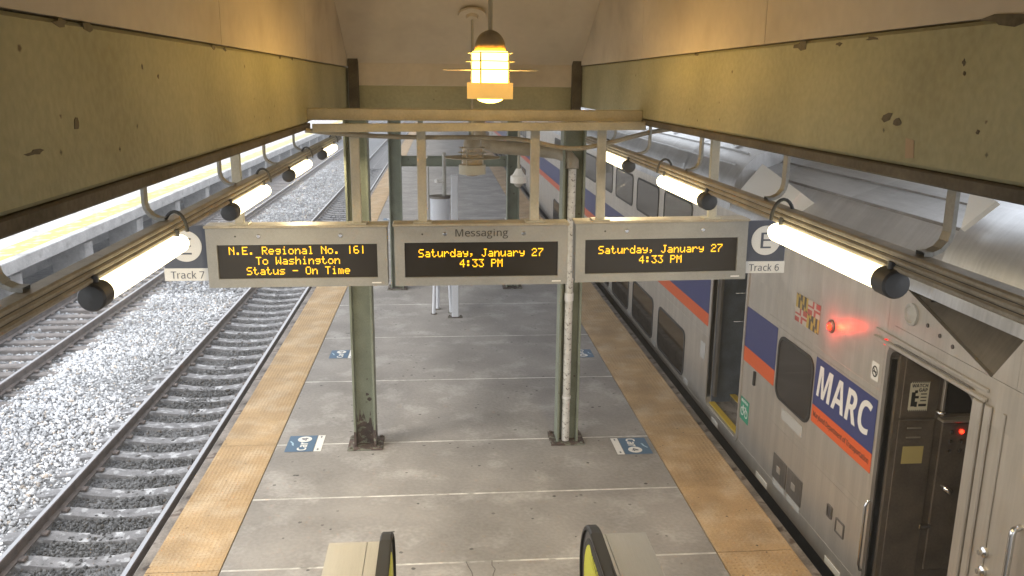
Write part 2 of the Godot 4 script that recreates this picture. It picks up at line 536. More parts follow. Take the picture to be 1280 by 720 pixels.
func build_stones():
	var s := MB.new()
	# a rough faceted stone
	var ico := IcosahedronPoints()
	var r2 := RandomNumberGenerator.new(); r2.seed = 77
	var v := []
	for p in ico[0]: v.append(p * r2.randf_range(0.72, 1.15) * Vector3(1, 0.75, 0.85))
	for f in ico[1]:
		s.face(v[f[0]], v[f[1]], v[f[2]], v[f[0]] + v[f[1]] + v[f[2]])
	var sm := s.mesh()
	var mat := StandardMaterial3D.new()
	mat.vertex_color_use_as_albedo = true
	mat.roughness = 0.75
	var n := FastNoiseLite.new(); n.seed = 11; n.frequency = 0.5
	# zones: x0, x1, z0, z1, per m2, size, tone low, tone high; dark tones between rails hold canopy shade and dirt
	var zones := [
		[-7.45, -5.05, -7.0, -22.0, 760.0, 0.030, 0.32, 0.92, "light grey crushed stone heaped between the two tracks"],
		[-7.45, -5.05, -22.0, -60.0, 170.0, 0.05, 0.2, 0.6, "light grey crushed stone running on between the far rails"],
		[-4.86, -3.5, -7.5, -24.0, 800.0, 0.026, 0.05, 0.17, "dirty crushed stone darkened for canopy shade between the concrete ties"],
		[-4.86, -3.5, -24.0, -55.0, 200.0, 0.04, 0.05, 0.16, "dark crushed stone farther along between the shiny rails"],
		[-9.9, -7.45, -12.0, -40.0, 300.0, 0.036, 0.2, 0.6, "pale stone around the weathered brown ties of the far track"]]
	rng.seed = 5
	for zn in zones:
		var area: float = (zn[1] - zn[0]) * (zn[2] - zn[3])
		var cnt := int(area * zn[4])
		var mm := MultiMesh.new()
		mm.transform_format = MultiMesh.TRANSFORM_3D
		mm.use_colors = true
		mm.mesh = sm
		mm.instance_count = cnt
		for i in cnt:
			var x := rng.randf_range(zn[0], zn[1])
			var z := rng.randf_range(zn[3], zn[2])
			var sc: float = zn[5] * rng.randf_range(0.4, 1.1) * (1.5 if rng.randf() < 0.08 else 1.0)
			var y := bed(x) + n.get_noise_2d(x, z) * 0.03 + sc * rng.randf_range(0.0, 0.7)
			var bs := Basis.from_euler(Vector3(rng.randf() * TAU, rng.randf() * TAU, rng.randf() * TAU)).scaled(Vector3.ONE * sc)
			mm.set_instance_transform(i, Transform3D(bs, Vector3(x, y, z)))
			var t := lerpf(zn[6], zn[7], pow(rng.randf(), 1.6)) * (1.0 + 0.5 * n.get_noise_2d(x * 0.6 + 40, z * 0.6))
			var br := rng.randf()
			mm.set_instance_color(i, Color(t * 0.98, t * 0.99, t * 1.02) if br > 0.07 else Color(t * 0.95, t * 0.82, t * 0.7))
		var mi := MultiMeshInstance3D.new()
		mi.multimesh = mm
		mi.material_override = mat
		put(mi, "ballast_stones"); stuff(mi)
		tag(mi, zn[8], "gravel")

func IcosahedronPoints() -> Array:
	var t := (1.0 + sqrt(5.0)) / 2.0
	var p := []
	for q in [[-1, t, 0], [1, t, 0], [-1, -t, 0], [1, -t, 0], [0, -1, t], [0, 1, t], [0, -1, -t], [0, 1, -t], [t, 0, -1], [t, 0, 1], [-t, 0, -1], [-t, 0, 1]]:
		p.append(Vector3(q[0], q[1], q[2]).normalized())
	return [p, [[0, 11, 5], [0, 5, 1], [0, 1, 7], [0, 7, 10], [0, 10, 11], [1, 5, 9], [5, 11, 4], [11, 10, 2], [10, 7, 6], [7, 1, 8], [3, 9, 4], [3, 4, 2], [3, 2, 6], [3, 6, 8], [3, 8, 9], [4, 9, 5], [2, 4, 11], [6, 2, 10], [8, 6, 7], [9, 8, 1]]]

func build_track(cx: float, z_first: float, z_last: float, pitch: float, concrete: bool, label: String):
	var t = thing("railway_track", label, "railway track", Vector3(cx, -1.27, z_first))
	var rp := [Vector2(-0.07, 0), Vector2(0.07, 0), Vector2(0.07, 0.014), Vector2(0.016, 0.03), Vector2(0.010, 0.12), Vector2(0.036, 0.135), Vector2(0.036, 0.163), Vector2(0.028, 0.17), Vector2(-0.028, 0.17), Vector2(-0.036, 0.163), Vector2(-0.036, 0.135), Vector2(-0.010, 0.12), Vector2(-0.016, 0.03), Vector2(-0.07, 0.014)]
	for s in [-1.0, 1.0]:
		var b := MB.new()
		var poly := []
		for p in rp: poly.append(p + Vector2(s * 0.735, 0))
		b.prism("z", poly, 8.0 - z_first, -180.0 - z_first)
		var r = obj("rail", b, mats.rail_steel, t)
		var h := MB.new()
		h.span(s * 0.735 - 0.026, s * 0.735 + 0.026, 0.1705, 0.1725, 8.0 - z_first, -180.0 - z_first)
		obj("running_surface", h, mats.rail_top, r)
	var variants := []
	for k in 3:
		var b := MB.new()
		if concrete:
			# monoblock tie: flared ends, hollowed middle
			var xs := [-1.28, -0.95, -0.55, -0.3, 0.0, 0.3, 0.55, 0.95, 1.28]
			var ys := [-0.045, -0.004, -0.01, -0.045, -0.06, -0.045, -0.01, -0.004, -0.045]
			for i in xs.size() - 1:
				var w0 := 0.105
				var y0: float = ys[i] + 0.005 * k
				var y1: float = ys[i + 1] + 0.005 * k
				var a := Vector3(xs[i], y0, w0); var bq := Vector3(xs[i + 1], y1, w0)
				var c := Vector3(xs[i + 1], y1, -w0); var d := Vector3(xs[i], y0, -w0)
				b.quad(a, bq, c, d, Vector3.UP)
				for e in [1.0, -1.0]:
					b.quad(Vector3(xs[i], y0, w0 * e), Vector3(xs[i + 1], y1, w0 * e), Vector3(xs[i + 1], -0.2, (w0 + 0.03) * e), Vector3(xs[i], -0.2, (w0 + 0.03) * e), Vector3(0, 0.2, e))
			for e in [1.0, -1.0]:
				b.quad(Vector3(1.28 * e, -0.04, 0.105), Vector3(1.28 * e, -0.04, -0.105), Vector3(1.28 * e, -0.2, -0.135), Vector3(1.28 * e, -0.2, 0.135), Vector3(e, 0, 0))
		else:
			b.span(-1.3, 1.3, -0.18, -0.012 - 0.008 * k, -0.11, 0.11, 0.015)
		variants.append(b.mesh())
	rng.seed = 21
	var clips := MB.new()
	var z := 0.0
	var i := 0
	while z_first + z > z_last:
		var o := MeshInstance3D.new()
		o.mesh = variants[i % 3]
		o.material_override = mats.concrete_tie if concrete else mats.wood_tie
		put(o, "tie", t)
		o.position = Vector3(rng.randf_range(-0.02, 0.02), 0, z + rng.randf_range(-0.02, 0.02))
		o.rotation.y = rng.randf_range(-0.012, 0.012)
		if z_first + z > -40.0:
			for s in [-1.0, 1.0]:
				for e in [-1.0, 1.0]:
					clips.span(s * 0.735 + e * 0.115 - 0.045, s * 0.735 + e * 0.115 + 0.045, 0.0, 0.04, z - 0.05, z + 0.05, 0.012)
		z -= pitch
		i += 1
	stuff(obj("rail_clips", clips, mats.rail_steel, t))

func build_far_platform():
	var root := Node3D.new()
	put(root, "platform"); structure(root)
	bx("edge_beam", -10.35, -9.9, -0.33, 0.0, 0.0, -170.0, mats.pale_concrete, root, 0.02)
	bx("yellow_strip", -10.78, -10.12, 0.0, 0.006, 0.0, -170.0, mats.yellow_paint, root)
	bx("deck_slab", -20.0, -10.352, -0.42, -0.002, 0.0, -170.0, mats.pale_concrete, root)
	bx("back_wall", -12.5, -12.2, -1.6, -0.425, 0.0, -170.0, mats.pale_concrete, root)
	for i in 28:
		var zc := -12.0 - i * 4.27
		bx("pier", -11.0, -10.05, -1.6, -0.425, zc - 0.28, zc + 0.28, mats.pale_concrete, root, 0.02)

# ---------------------------------------------------------------- escalator hall: beams, panels, ceiling
const CEIL_Z := -9.3
func ceil_y(z: float) -> float:
	return 4.29 + (z - CEIL_Z) * 0.52

func build_hall():
	for side in [[-1.25, -0.95, "olive painted concrete beam with cream panels above, on the Track 7 side"], [1.5, 1.8, "olive painted concrete beam with cream panels above, on the Track 6 side"]]:
		var left: bool = side[0] < 0
		var inner: float = side[1] if left else side[0]
		var outer: float = side[0] if left else side[1]
		var sg := 1.0 if left else -1.0
		var low := 3.805 if left else 3.85
		var top := 4.245 if left else 4.28
		var w = thing("hall_wall", side[2], "wall", Vector3(inner, low, -4.0))
		var off := -w.position as Vector3
		var n := Node3D.new()
		var b := MB.new(); b.xf.origin = off
		b.span(inner, outer, low, top, 3.2, -6.42, 0.012)
		obj("beam", b, mats.wall_paint, w)
		b = MB.new(); b.xf.origin = off
		b.span(inner - sg * 0.02, outer, low, top, -6.424, -9.5, 0.012)
		obj("beam", b, mats.wall_paint, w)
		n.free()
		b = MB.new(); b.xf.origin = off
		b.span(inner + sg * 0.006, inner - sg * 0.2, low - 0.045, low - 0.002, 3.2, -6.42, 0.006)
		obj("steel_edge", b, mats.old_steel, w)
		# cream panels with open seams, cut along the sloping ceiling
		var seams := [3.2, 0.95, -1.5, -3.98, -6.45, -9.5]
		for i in seams.size() - 1:
			var z0: float = seams[i] - 0.003
			var z1: float = seams[i + 1] + 0.003
			b = MB.new(); b.xf.origin = off
			b.prism("x", [Vector2(z0, top + 0.006), Vector2(z1, top + 0.006), Vector2(z1, maxf(ceil_y(z1), top + 0.03) + 0.1), Vector2(z0, ceil_y(z0) + 0.1)], inner - sg * 0.005, inner - sg * 0.045)
			obj("wall_panel", b, mats.cream_panel, w)
		b = MB.new(); b.xf.origin = off
		b.prism("x", [Vector2(3.2, top - 0.1), Vector2(-9.5, top - 0.1), Vector2(-9.5, 4.4), Vector2(3.2, ceil_y(3.2) + 0.12)], inner - sg * 0.06, outer)
		obj("backing", b, mats.old_steel, w)
		# broken edges and flaked paint
		var flakes := [[-2.32, 4.236, 0.05, 0.012], [-2.48, 4.236, 0.04, 0.014], [-3.82, 4.235, 0.04, 0.014], [-4.0, 4.234, 0.035, 0.012], [-5.36, 4.234, 0.05, 0.012], [-5.8, 4.235, 0.03, 0.01], [-2.35, 3.985, 0.02, 0.02], [-2.9, 4.14, 0.008, 0.01], [-3.05, 4.11, 0.008, 0.008], [-2.1, 3.93, 0.05, 0.008]] if left else [[-3.56, 4.262, 0.07, 0.022], [-2.22, 4.275, 0.13, 0.02], [-5.04, 4.272, 0.05, 0.012], [-2.79, 4.0, 0.035, 0.02], [-2.72, 3.985, 0.03, 0.018], [-2.29, 3.98, 0.012, 0.008], [-2.4, 4.17, 0.008, 0.01], [-2.39, 4.14, 0.007, 0.008], [-3.2, 4.255, 0.03, 0.01], [-2.95, 4.262, 0.05, 0.008]]
		rng.seed = 9 if left else 10
		for f in flakes:
			b = MB.new(); b.xf.origin = off
			var poly := []
			for k in 9:
				var a := TAU * k / 9
				var rr_ := rng.randf_range(0.45, 1.15)
				poly.append(Vector2(f[0] + cos(a) * f[2] * rr_, f[1] + sin(a) * f[3] * rr_))
			b.prism("x", poly, inner, inner + sg * 0.0015)
			obj("bare_patch", b, mats.old_steel, w)
		if not left:
			b = MB.new(); b.xf.origin = off
			b.prism("x", [Vector2(-2.66, 3.94), Vector2(-2.61, 3.935), Vector2(-2.6, 3.88), Vector2(-2.65, 3.875)], inner, inner - 0.0015)
			obj("primer_patch", b, plain("primer", Color(0.45, 0.33, 0.22), 0.8), w)
	# end wall
	var e = thing("end_wall", "end wall of the escalator hall, cream board over an olive beam", "wall", Vector3(0.28, 3.83, -9.3))
	var o2 := -e.position as Vector3
	var q := MB.new(); q.xf.origin = o2
	q.span(-0.93, 1.5, 3.805, 4.072, -9.32, -9.5)
	obj("beam", q, mats.wall_paint, e)
	q = MB.new(); q.xf.origin = o2
	q.span(-0.92, 1.49, 4.06, 4.4, -9.30, -9.48, 0.006)
	obj("board", q, mats.cream_panel, e)
	for x in [-0.895, 1.465]:
		q = MB.new(); q.xf.origin = o2
		q.span(x - 0.05, x + 0.05, 3.78, 4.4, -9.22, -9.319)
		obj("corner_steel", q, mats.old_steel, e)
	# sloping ceiling and the wall that closes the hall behind
	var c := MB.new()
	c.prism("x", [Vector2(-9.6, ceil_y(-9.6)), Vector2(3.3, ceil_y(3.3)), Vector2(3.3, ceil_y(3.3) + 0.15), Vector2(-9.6, ceil_y(-9.6) + 0.15)], -0.953, 1.503)
	structure(obj("ceiling", c, mats.cream_panel))
	structure(bx("back_wall", -1.25, 1.8, 4.3, 11.0, 3.21, 3.4, mats.cream_panel))
	# platform canopy beyond and to both sides of the hall (its shade falls on the platform)
	var can = thing("platform_canopy", "long flat canopy roof over the platform, on green posts", "canopy", Vector3(0.28, 4.45, -60.0))
	var o3 := -can.position as Vector3
	for r in [[-3.2, 3.4, -9.62, -160.0], [-3.2, -1.26, 4.0, -9.616], [1.81, 3.4, 4.0, -9.616], [3.403, 6.9, -7.5, -13.5]]:  # last slab is added, unseen, over the train to darken its roof reflections
		q = MB.new(); q.xf.origin = o3
		q.span(r[0], r[1], 4.45, 4.6, r[2], r[3])
		obj("roof_deck", q, mats.cream_panel, can)
	for x in [-0.89, 1.45]:
		q = MB.new(); q.xf.origin = o3
		q.span(x - 0.1, x + 0.1, 4.1, 4.449, -9.7, -160.0)
		obj("girder", q, mats.green_paint, can)

# ---------------------------------------------------------------- posts, pipes, rods
func build_posts():
	var z := -9.27
	var i := 0
	var words := [["first", "beside the nearest Car 4 decal"]]
	while z > -45.0:
		for x in [-0.89, 1.45]:
			var near := i == 0
			var lab: String
			if near and x < 0: lab = "green steel post with rusted foot, under the LED sign for Washington"
			elif near: lab = "green steel post with a peeling white pipe in its channel"
			elif x < 0: lab = ("green steel post holding the gravel-side end of the cross beam" if i == 1 else "distant green canopy post nearer the gravel than the train")
			else: lab = ("green steel post holding the train-side end of the cross beam" if i == 1 else "distant green canopy post nearer the train than the gravel")
			var p = thing("platform_post", lab, "post", Vector3(x, 0, z), "green platform posts")
			var top := 3.762 if near else 4.1
			var rusty: bool = near and x < 0
			for s in [-1.0, 1.0]:
				bx("flange", s * 0.112 - 0.012, s * 0.112 + 0.012, 0.02, top, -0.125, 0.125, mats.green_paint, p, 0.003)
			bx("web", -0.1, 0.1, 0.02, top, -0.012, 0.012, mats.green_paint, p)
			if rusty:
				var b := MB.new()
				# rust creeping up with a ragged edge
				rng.seed = 33
				for s in [-1.0, 1.0]:
					var ed := [Vector2(-0.1256, 0.02)]
					for k in 9: ed.append(Vector2(-0.1256 + 0.0314 * k, rng.randf_range(0.12, 0.3)))
					ed.append(Vector2(0.1256, 0.02))
					b.prism("x", ed, s * 0.112 - 0.0126, s * 0.112 + 0.0126)
				var we := [Vector2(-0.0995, 0.02)]
				for k in 11: we.append(Vector2(-0.0995 + 0.0199 * k, rng.randf_range(0.2, 0.46)))
				we.append(Vector2(0.0995, 0.02))
				b.prism("z", we, -0.0126, 0.0126)
				for f in [[0.03, 0.62, 0.02], [0.055, 0.56, 0.025], [0.02, 0.52, 0.014], [0.03, 0.8, 0.012]]:
					var bl := []
					for k in 8: bl.append(Vector2(f[0], f[1]) + Vector2(cos(TAU * k / 8), sin(TAU * k / 8)) * f[2] * rng.randf_range(0.6, 1.3))
					b.prism("z", bl, -0.0126, 0.0126)
				obj("rust_patch", b, mats.rusty_foot, p)
			if i < 3:
				bx("base_plate", -0.2, 0.2, 0.0, 0.02, -0.19, 0.19, mats.rusty_foot, p, 0.004)
				for sx in [-1.0, 1.0]:
					for sz in [-1.0, 1.0]:
						var nb := MB.new()
						nb.lathe(Vector3(sx * 0.165, 0.02, sz * 0.155), [Vector2(0.02, 0), Vector2(0.02, 0.018), Vector2(0, 0.02)], 6)
						obj("anchor_nut", nb, mats.rusty_foot, p)
		z = -16.99 if i == 0 else z - 23.0
		i += 1
	# cross beam between the second pair of posts
	var cb = thing("cross_beam", "green horizontal beam bolted between the second pair of platform posts", "beam", Vector3(0.28, 2.48, -16.99))
	bx("web", -1.04, 1.04, 0.0, 0.2, -0.01, 0.01, mats.green_paint, cb)
	for y in [0.0, 0.19]:
		bx("flange", -1.04, 1.04, y, y + 0.014, -0.06, 0.06, mats.green_paint, cb, 0.003)
	# rain pipe: across from the canopy, down inside the channel of the right post
	var rp = thing("rain_pipe", "white peeling rain pipe running down the green post", "pipe", Vector3(1.43, 0, -9.2))
	var d := MB.new()
	d.tube([Vector3(0.0, 0.03, 0.02), Vector3(0.0, 3.2, 0.02)], 0.045, 14)
	obj("downpipe", d, mats.peeling_white, rp)
	d = MB.new()
	d.tube([Vector3(0.0, 3.2, 0.02), Vector3(0, 3.27, 0.01), Vector3(-0.05, 3.33, -0.05), Vector3(-0.15, 3.36, -0.2), Vector3(-0.35, 3.37, -0.35), Vector3(-0.8, 3.40, -0.4), Vector3(-0.95, 3.44, -0.42), Vector3(-1.0, 3.6, -0.45), Vector3(-1.0, 4.1, -0.45)], 0.075, 14)
	obj("elbow_run", d, mats.raceway, rp)
	for y in [0.55, 1.72]:
		d = MB.new()
		d.lathe(Vector3(0, y, 0.02), [Vector2(0.045, 0), Vector2(0.052, 0), Vector2(0.052, 0.09 if y > 1 else 0.03), Vector2(0.045, 0.09 if y > 1 else 0.03)], 14)
		obj("pipe_band", d, mats.white_paint, rp)

func build_hall_rails():
	# box tube across the hall at the signs, flat rail under it, draped cable
	var t := MB.new()
	t.span(-0.953, 1.503, 3.826, 3.91, -6.40, -6.31, 0.006)
	tag(obj("cross_tube", t, mats.tan_paint), "thick tan box tube spanning the hall between the two beams", "tube")
	var b := MB.new()
	b.xf = Transform3D(Basis(Vector3(0, 0, 1), 0.012), Vector3(0.3, 3.79, -6.2))
	b.span(-1.2, 1.2, -0.03, 0.03, -0.015, 0.015, 0.004)
	tag(obj("flat_rail", b, mats.tan_paint), "slim pale flat rail just below the tan cross tube", "rail")
	var pts := []
	var ctl := [Vector3(-0.95, 3.76, -6.2), Vector3(-0.6, 3.72, -6.35), Vector3(-0.2, 3.70, -6.44), Vector3(0.3, 3.70, -6.44), Vector3(0.62, 3.685, -6.44), Vector3(0.9, 3.63, -6.44), Vector3(1.08, 3.625, -6.44), Vector3(1.3, 3.67, -6.44), Vector3(1.6, 3.75, -6.4), Vector3(1.9, 3.80, -6.3)]
	for i in ctl.size() - 1:
		var p0: Vector3 = ctl[maxi(i - 1, 0)]
		var p3: Vector3 = ctl[mini(i + 2, ctl.size() - 1)]
		for k in 5:
			pts.append((ctl[i] as Vector3).cubic_interpolate(ctl[i + 1], p0, p3, k / 5.0))
	pts.append(ctl[-1])
	var c := MB.new()
	c.tube(pts, 0.017, 8)
	tag(obj("cable", c, mats.raceway), "brown cable sagging beneath the flat rail", "cable")

func build_raceways():
	for side in [[-1.2, 3.465, -1.0, "olive beam on the gravel side"], [1.5, 3.55, 1.0, "olive beam on the train side"]]:
		var x: float = side[0]
		var y: float = side[1]
		var sg: float = side[2]
		var r = thing("light_raceway", "brown grooved light raceway hung under the %s" % side[3], "raceway", Vector3(x, y, -4.0))
		for k in 3:
			bx("rail_bar", -0.032, 0.032, -0.036 + k * 0.024, -0.036 + k * 0.024 + 0.0215, 6.0, (-6.4 if sg < 0 else -4.6), mats.raceway, r, 0.006)
		bx("core", -0.026, 0.026, -0.033, 0.033, 5.99, (-6.39 if sg < 0 else -4.59), mats.black_print, r)
		for k in 6:
			var z := -1.2 - 1.3 * k + 4.0
			var b := MB.new()
			# flat bar bent in a J from the beam down to the raceway
			var path := [Vector2(sg * 0.085, 0.45), Vector2(sg * 0.085, 0.11), Vector2(sg * 0.077, 0.08), Vector2(sg * 0.057, 0.055), Vector2(sg * 0.03, 0.043), Vector2(0, 0.0415)]
			for i in path.size() - 1:
				var p: Vector2 = path[i]
				var q: Vector2 = path[i + 1]
				var nn := (q - p).orthogonal().normalized() * 0.007
				for e in [1.0, -1.0]:
					b.quad(Vector3(p.x + nn.x * e, p.y + nn.y * e, z - 0.024), Vector3(q.x + nn.x * e, q.y + nn.y * e, z - 0.024), Vector3(q.x + nn.x * e, q.y + nn.y * e, z + 0.024), Vector3(p.x + nn.x * e, p.y + nn.y * e, z + 0.024), Vector3(nn.x * e, nn.y * e, 0))
					b.quad(Vector3(p.x + nn.x, p.y + nn.y, z + 0.024 * e), Vector3(q.x + nn.x, q.y + nn.y, z + 0.024 * e), Vector3(q.x - nn.x, q.y - nn.y, z + 0.024 * e), Vector3(p.x - nn.x, p.y - nn.y, z + 0.024 * e), Vector3(0, 0, e))
			obj("bracket", b, mats.bracket_grey, r)
	# tube lights below the raceways
	var spots := [[-1.17, 3.385, -3.40], [-1.17, 3.385, -5.32], [-1.17, 3.385, -7.22], [-1.17, 3.385, -9.15], [1.47, 3.475, -3.10], [1.47, 3.475, -5.07], [1.47, 3.475, -7.08]]
	var ord := ["its end over the letter E sign", "in front of the LED signs", "just past the LED signs", "close to the olive end wall"]
	for i in spots.size():
		var s: Array = spots[i]
		var sd := "gravel-side" if i < 4 else "train-side"
		var t = thing("tube_light", "glowing tube light under the %s raceway, %s" % [sd, ord[i % 4]], "light", Vector3(s[0], s[1], s[2]), "tube lights under the raceways")
		var b := MB.new()
		b.xf = Transform3D(Basis(Vector3.RIGHT, PI / 2), Vector3.ZERO)
		b.lathe(Vector3.ZERO, [Vector2(0, -0.5), Vector2(0.02, -0.498), Vector2(0.034, -0.488), Vector2(0.041, -0.465), Vector2(0.041, 0.46), Vector2(0, 0.46)], 20)
		obj("diffuser", b, mats.tube_glow, t)
		b = MB.new()
		b.xf = Transform3D(Basis(Vector3.RIGHT, PI / 2), Vector3.ZERO)
		b.lathe(Vector3.ZERO, [Vector2(0.042, 0.455), Vector2(0.048, 0.46), Vector2(0.048, 0.535), Vector2(0.042, 0.545), Vector2(0.01, 0.55), Vector2(0, 0.55)], 20)
		obj("end_cap", b, mats.end_cap, t)
		b = MB.new()
		b.tube([Vector3(0, 0.04, 0.5), Vector3(0.0, 0.07, 0.5)], 0.015, 6)
		b.tube([Vector3(0, 0.035, -0.42), Vector3(0.0, 0.07, -0.42)], 0.015, 6)
		obj("stem", b, mats.end_cap, t)
		b = MB.new()
		var ringp := []
		for k in 13:
			var a := PI * k / 12.0
			ringp.append(Vector3(0.0 + cos(a) * 0.05, 0.06 + sin(a) * 0.09, -0.42))
		b.tube(ringp, 0.008, 6)
		obj("clip", b, mats.end_cap, t)
		var l := AreaLight3D.new()
		l.area_size = Vector2(0.08, 0.9)
		l.light_color = Color(1.0, 0.90, 0.70)
		l.light_energy = TUBE_E
		l.shadow_enabled = true
		l.area_range = 30.0
		t.add_child(l)
		l.name = "lamp"
		l.position = Vector3(0, -0.05, 0)
		l.rotation = Vector3(-PI / 2, 0, 0)

var TUBE_E := 1.2
var PENDANT_E := 1.0

# ---------------------------------------------------------------- pendants
func pendant(at: Vector3, rod_top: float, lit: bool, label: String):
	var p = thing("pendant_lamp", label, "lamp", at)   # at = underside of the base ring
	var b := MB.new()
	b.tube([Vector3(0, 0.38, 0), Vector3(0, rod_top - at.y, 0)], 0.013, 10)
	obj("rod", b, mats.tan_paint, p)
	b = MB.new()
	var prof := []
	prof.append(Vector2(0.088, 0.262))
	for k in 9:
		var a := PI / 2 * k / 8.0
		prof.append(Vector2(maxf(cos(a) * 0.088, 0.0), 0.28 + sin(a) * 0.1))
	b.lathe(Vector3.ZERO, prof, 28)
	obj("cap", b, mats.raceway, p)
	for y in [[0.252, 0.13], [0.205, 0.14]]:
		b = MB.new()
		b.lathe(Vector3.ZERO, [Vector2(0.1, y[0]), Vector2(y[1], y[0]), Vector2(y[1], y[0] + 0.006), Vector2(0.1, y[0] + 0.006)], 32)
		obj("ring", b, mats.tan_paint, p)
	b = MB.new()
	b.lathe(Vector3.ZERO, [Vector2(0.115, 0.158), Vector2(0.275, 0.158), Vector2(0.275, 0.163), Vector2(0.115, 0.163)], 40)
	obj("wide_ring", b, mats.tan_paint, p)
	for k in 4:
		var a := TAU * (k + 0.33) / 4
		b = MB.new()
		b.tube([Vector3(cos(a) * 0.118, 0.085, sin(a) * 0.118), Vector3(cos(a) * 0.118, 0.255, sin(a) * 0.118)], 0.006, 6)
		obj("strut", b, mats.tan_paint, p)
	b = MB.new()
	b.lathe(Vector3.ZERO, [Vector2(0.105, 0.09), Vector2(0.132, 0.09), Vector2(0.132, 0.0), Vector2(0.105, 0.0), Vector2(0.105, 0.09)], 32)
	obj("base_ring", b, glow("amber_dim", Color(0.9, 0.72, 0.4), 0.3) if lit else mats.tan_paint, p)
	b = MB.new()
	b.lathe(Vector3.ZERO, [Vector2(0.1, 0.0), Vector2(0.1, 0.262)], 28)
	obj("glass", b, mats.amber_glow if lit else mats.amber_glass, p)
	b = MB.new()
	var pr := []
	for k in 7:
		var a := PI / 2 * k / 6.0
		pr.append(Vector2(sin(a) * 0.08, -cos(a) * 0.035 + 0.01))
	b.lathe(Vector3.ZERO, pr, 24)
	obj("bottom_lens", b, mats.amber_glow if lit else mats.amber_glass, p)
	if lit:
		var l := OmniLight3D.new()
		l.light_color = Color(1.0, 0.79, 0.42)
		l.light_energy = PENDANT_E
		l.light_size = 0.1
		l.omni_range = 30.0
		l.omni_attenuation = 2.0
		l.shadow_enabled = true
		p.add_child(l)
		l.name = "bulb"
		l.position = Vector3(0, 0.15, 0)
	return p

# ---------------------------------------------------------------- LED signs
var glyphs := {
	"N": [17, 25, 21, 19, 17, 17, 17], ".": [0, 0, 0, 0, 0, 12, 12], "E": [31, 16, 16, 30, 16, 16, 31], "R": [30, 17, 17, 30, 20, 18, 17],
	"e": [0, 0, 14, 17, 31, 16, 14], "g": [0, 0, 15, 17, 15, 1, 14], "i": [4, 0, 12, 4, 4, 4, 14], "o": [0, 0, 14, 17, 17, 17, 14], "n": [0, 0, 22, 25, 17, 17, 17],
	"a": [0, 0, 14, 1, 15, 17, 15], "l": [12, 4, 4, 4, 4, 4, 14], "1": [4, 4, 4, 4, 4, 4, 4], "6": [14, 16, 16, 30, 17, 17, 14], "T": [31, 4, 4, 4, 4, 4, 4],
	"W": [17, 17, 17, 21, 21, 27, 17], "s": [0, 0, 15, 16, 14, 1, 30], "h": [16, 16, 22, 25, 17, 17, 17], "t": [8, 8, 28, 8, 8, 9, 6], "S": [15, 16, 16, 14, 1, 1, 30],
	"u": [0, 0, 17, 17, 17, 19, 13], "-": [0, 0, 0, 31, 0, 0, 0], "O": [14, 17, 17, 17, 17, 17, 14], "m": [0, 0, 26, 21, 21, 21, 21], "y": [0, 0, 17, 17, 15, 1, 14],
	"d": [1, 1, 13, 19, 17, 17, 15], ",": [0, 0, 0, 0, 12, 4, 8], "J": [7, 2, 2, 2, 2, 18, 12], "r": [0, 0, 22, 25, 16, 16, 16], "2": [14, 17, 1, 6, 8, 16, 31],
	"7": [31, 1, 2, 4, 8, 8, 8], "4": [2, 6, 10, 18, 31, 2, 2], ":": [0, 12, 12, 0, 12, 12, 0], "3": [31, 2, 4, 2, 1, 17, 14], "P": [30, 17, 17, 30, 16, 16, 16], "M": [17, 27, 21, 21, 17, 17, 17]}

func led_material(lines: Array, first_row: int) -> StandardMaterial3D:
	var cols := 146
	var rows := 30
	var px := 6
	var al := Image.create(cols * px, rows * px, false, Image.FORMAT_RGB8)
	al.fill(lin(0.022, 0.017, 0.012))
	var em := Image.create(cols * px, rows * px, false, Image.FORMAT_RGB8)
	em.fill(Color.BLACK)
	for li in lines.size():
		var s: String = lines[li]
		var x0 := int((cols - (s.length() * 6 - 1)) / 2.0)
		for ci in s.length():
			if not glyphs.has(s[ci]): continue
			var gl: Array = glyphs[s[ci]]
			for r in 7:
				for c in 5:
					if int(gl[r]) & (16 >> c):
						var X := (x0 + ci * 6 + c) * px
						var Y := (first_row + li * 9 + r) * px
						em.fill_rect(Rect2i(X, Y + 1, px, px - 2), Color(1.0, 0.72, 0.08))
						em.fill_rect(Rect2i(X + 1, Y, px - 2, px), Color(1.0, 0.72, 0.08))
	var m := StandardMaterial3D.new()
	m.albedo_texture = ImageTexture.create_from_image(al)
	m.roughness = 0.25
	m.emission_enabled = true
	m.emission = Color.WHITE
	m.emission_texture = ImageTexture.create_from_image(em)
	m.emission_operator = BaseMaterial3D.EMISSION_OP_MULTIPLY
	m.emission_energy_multiplier = 1.2
	return m

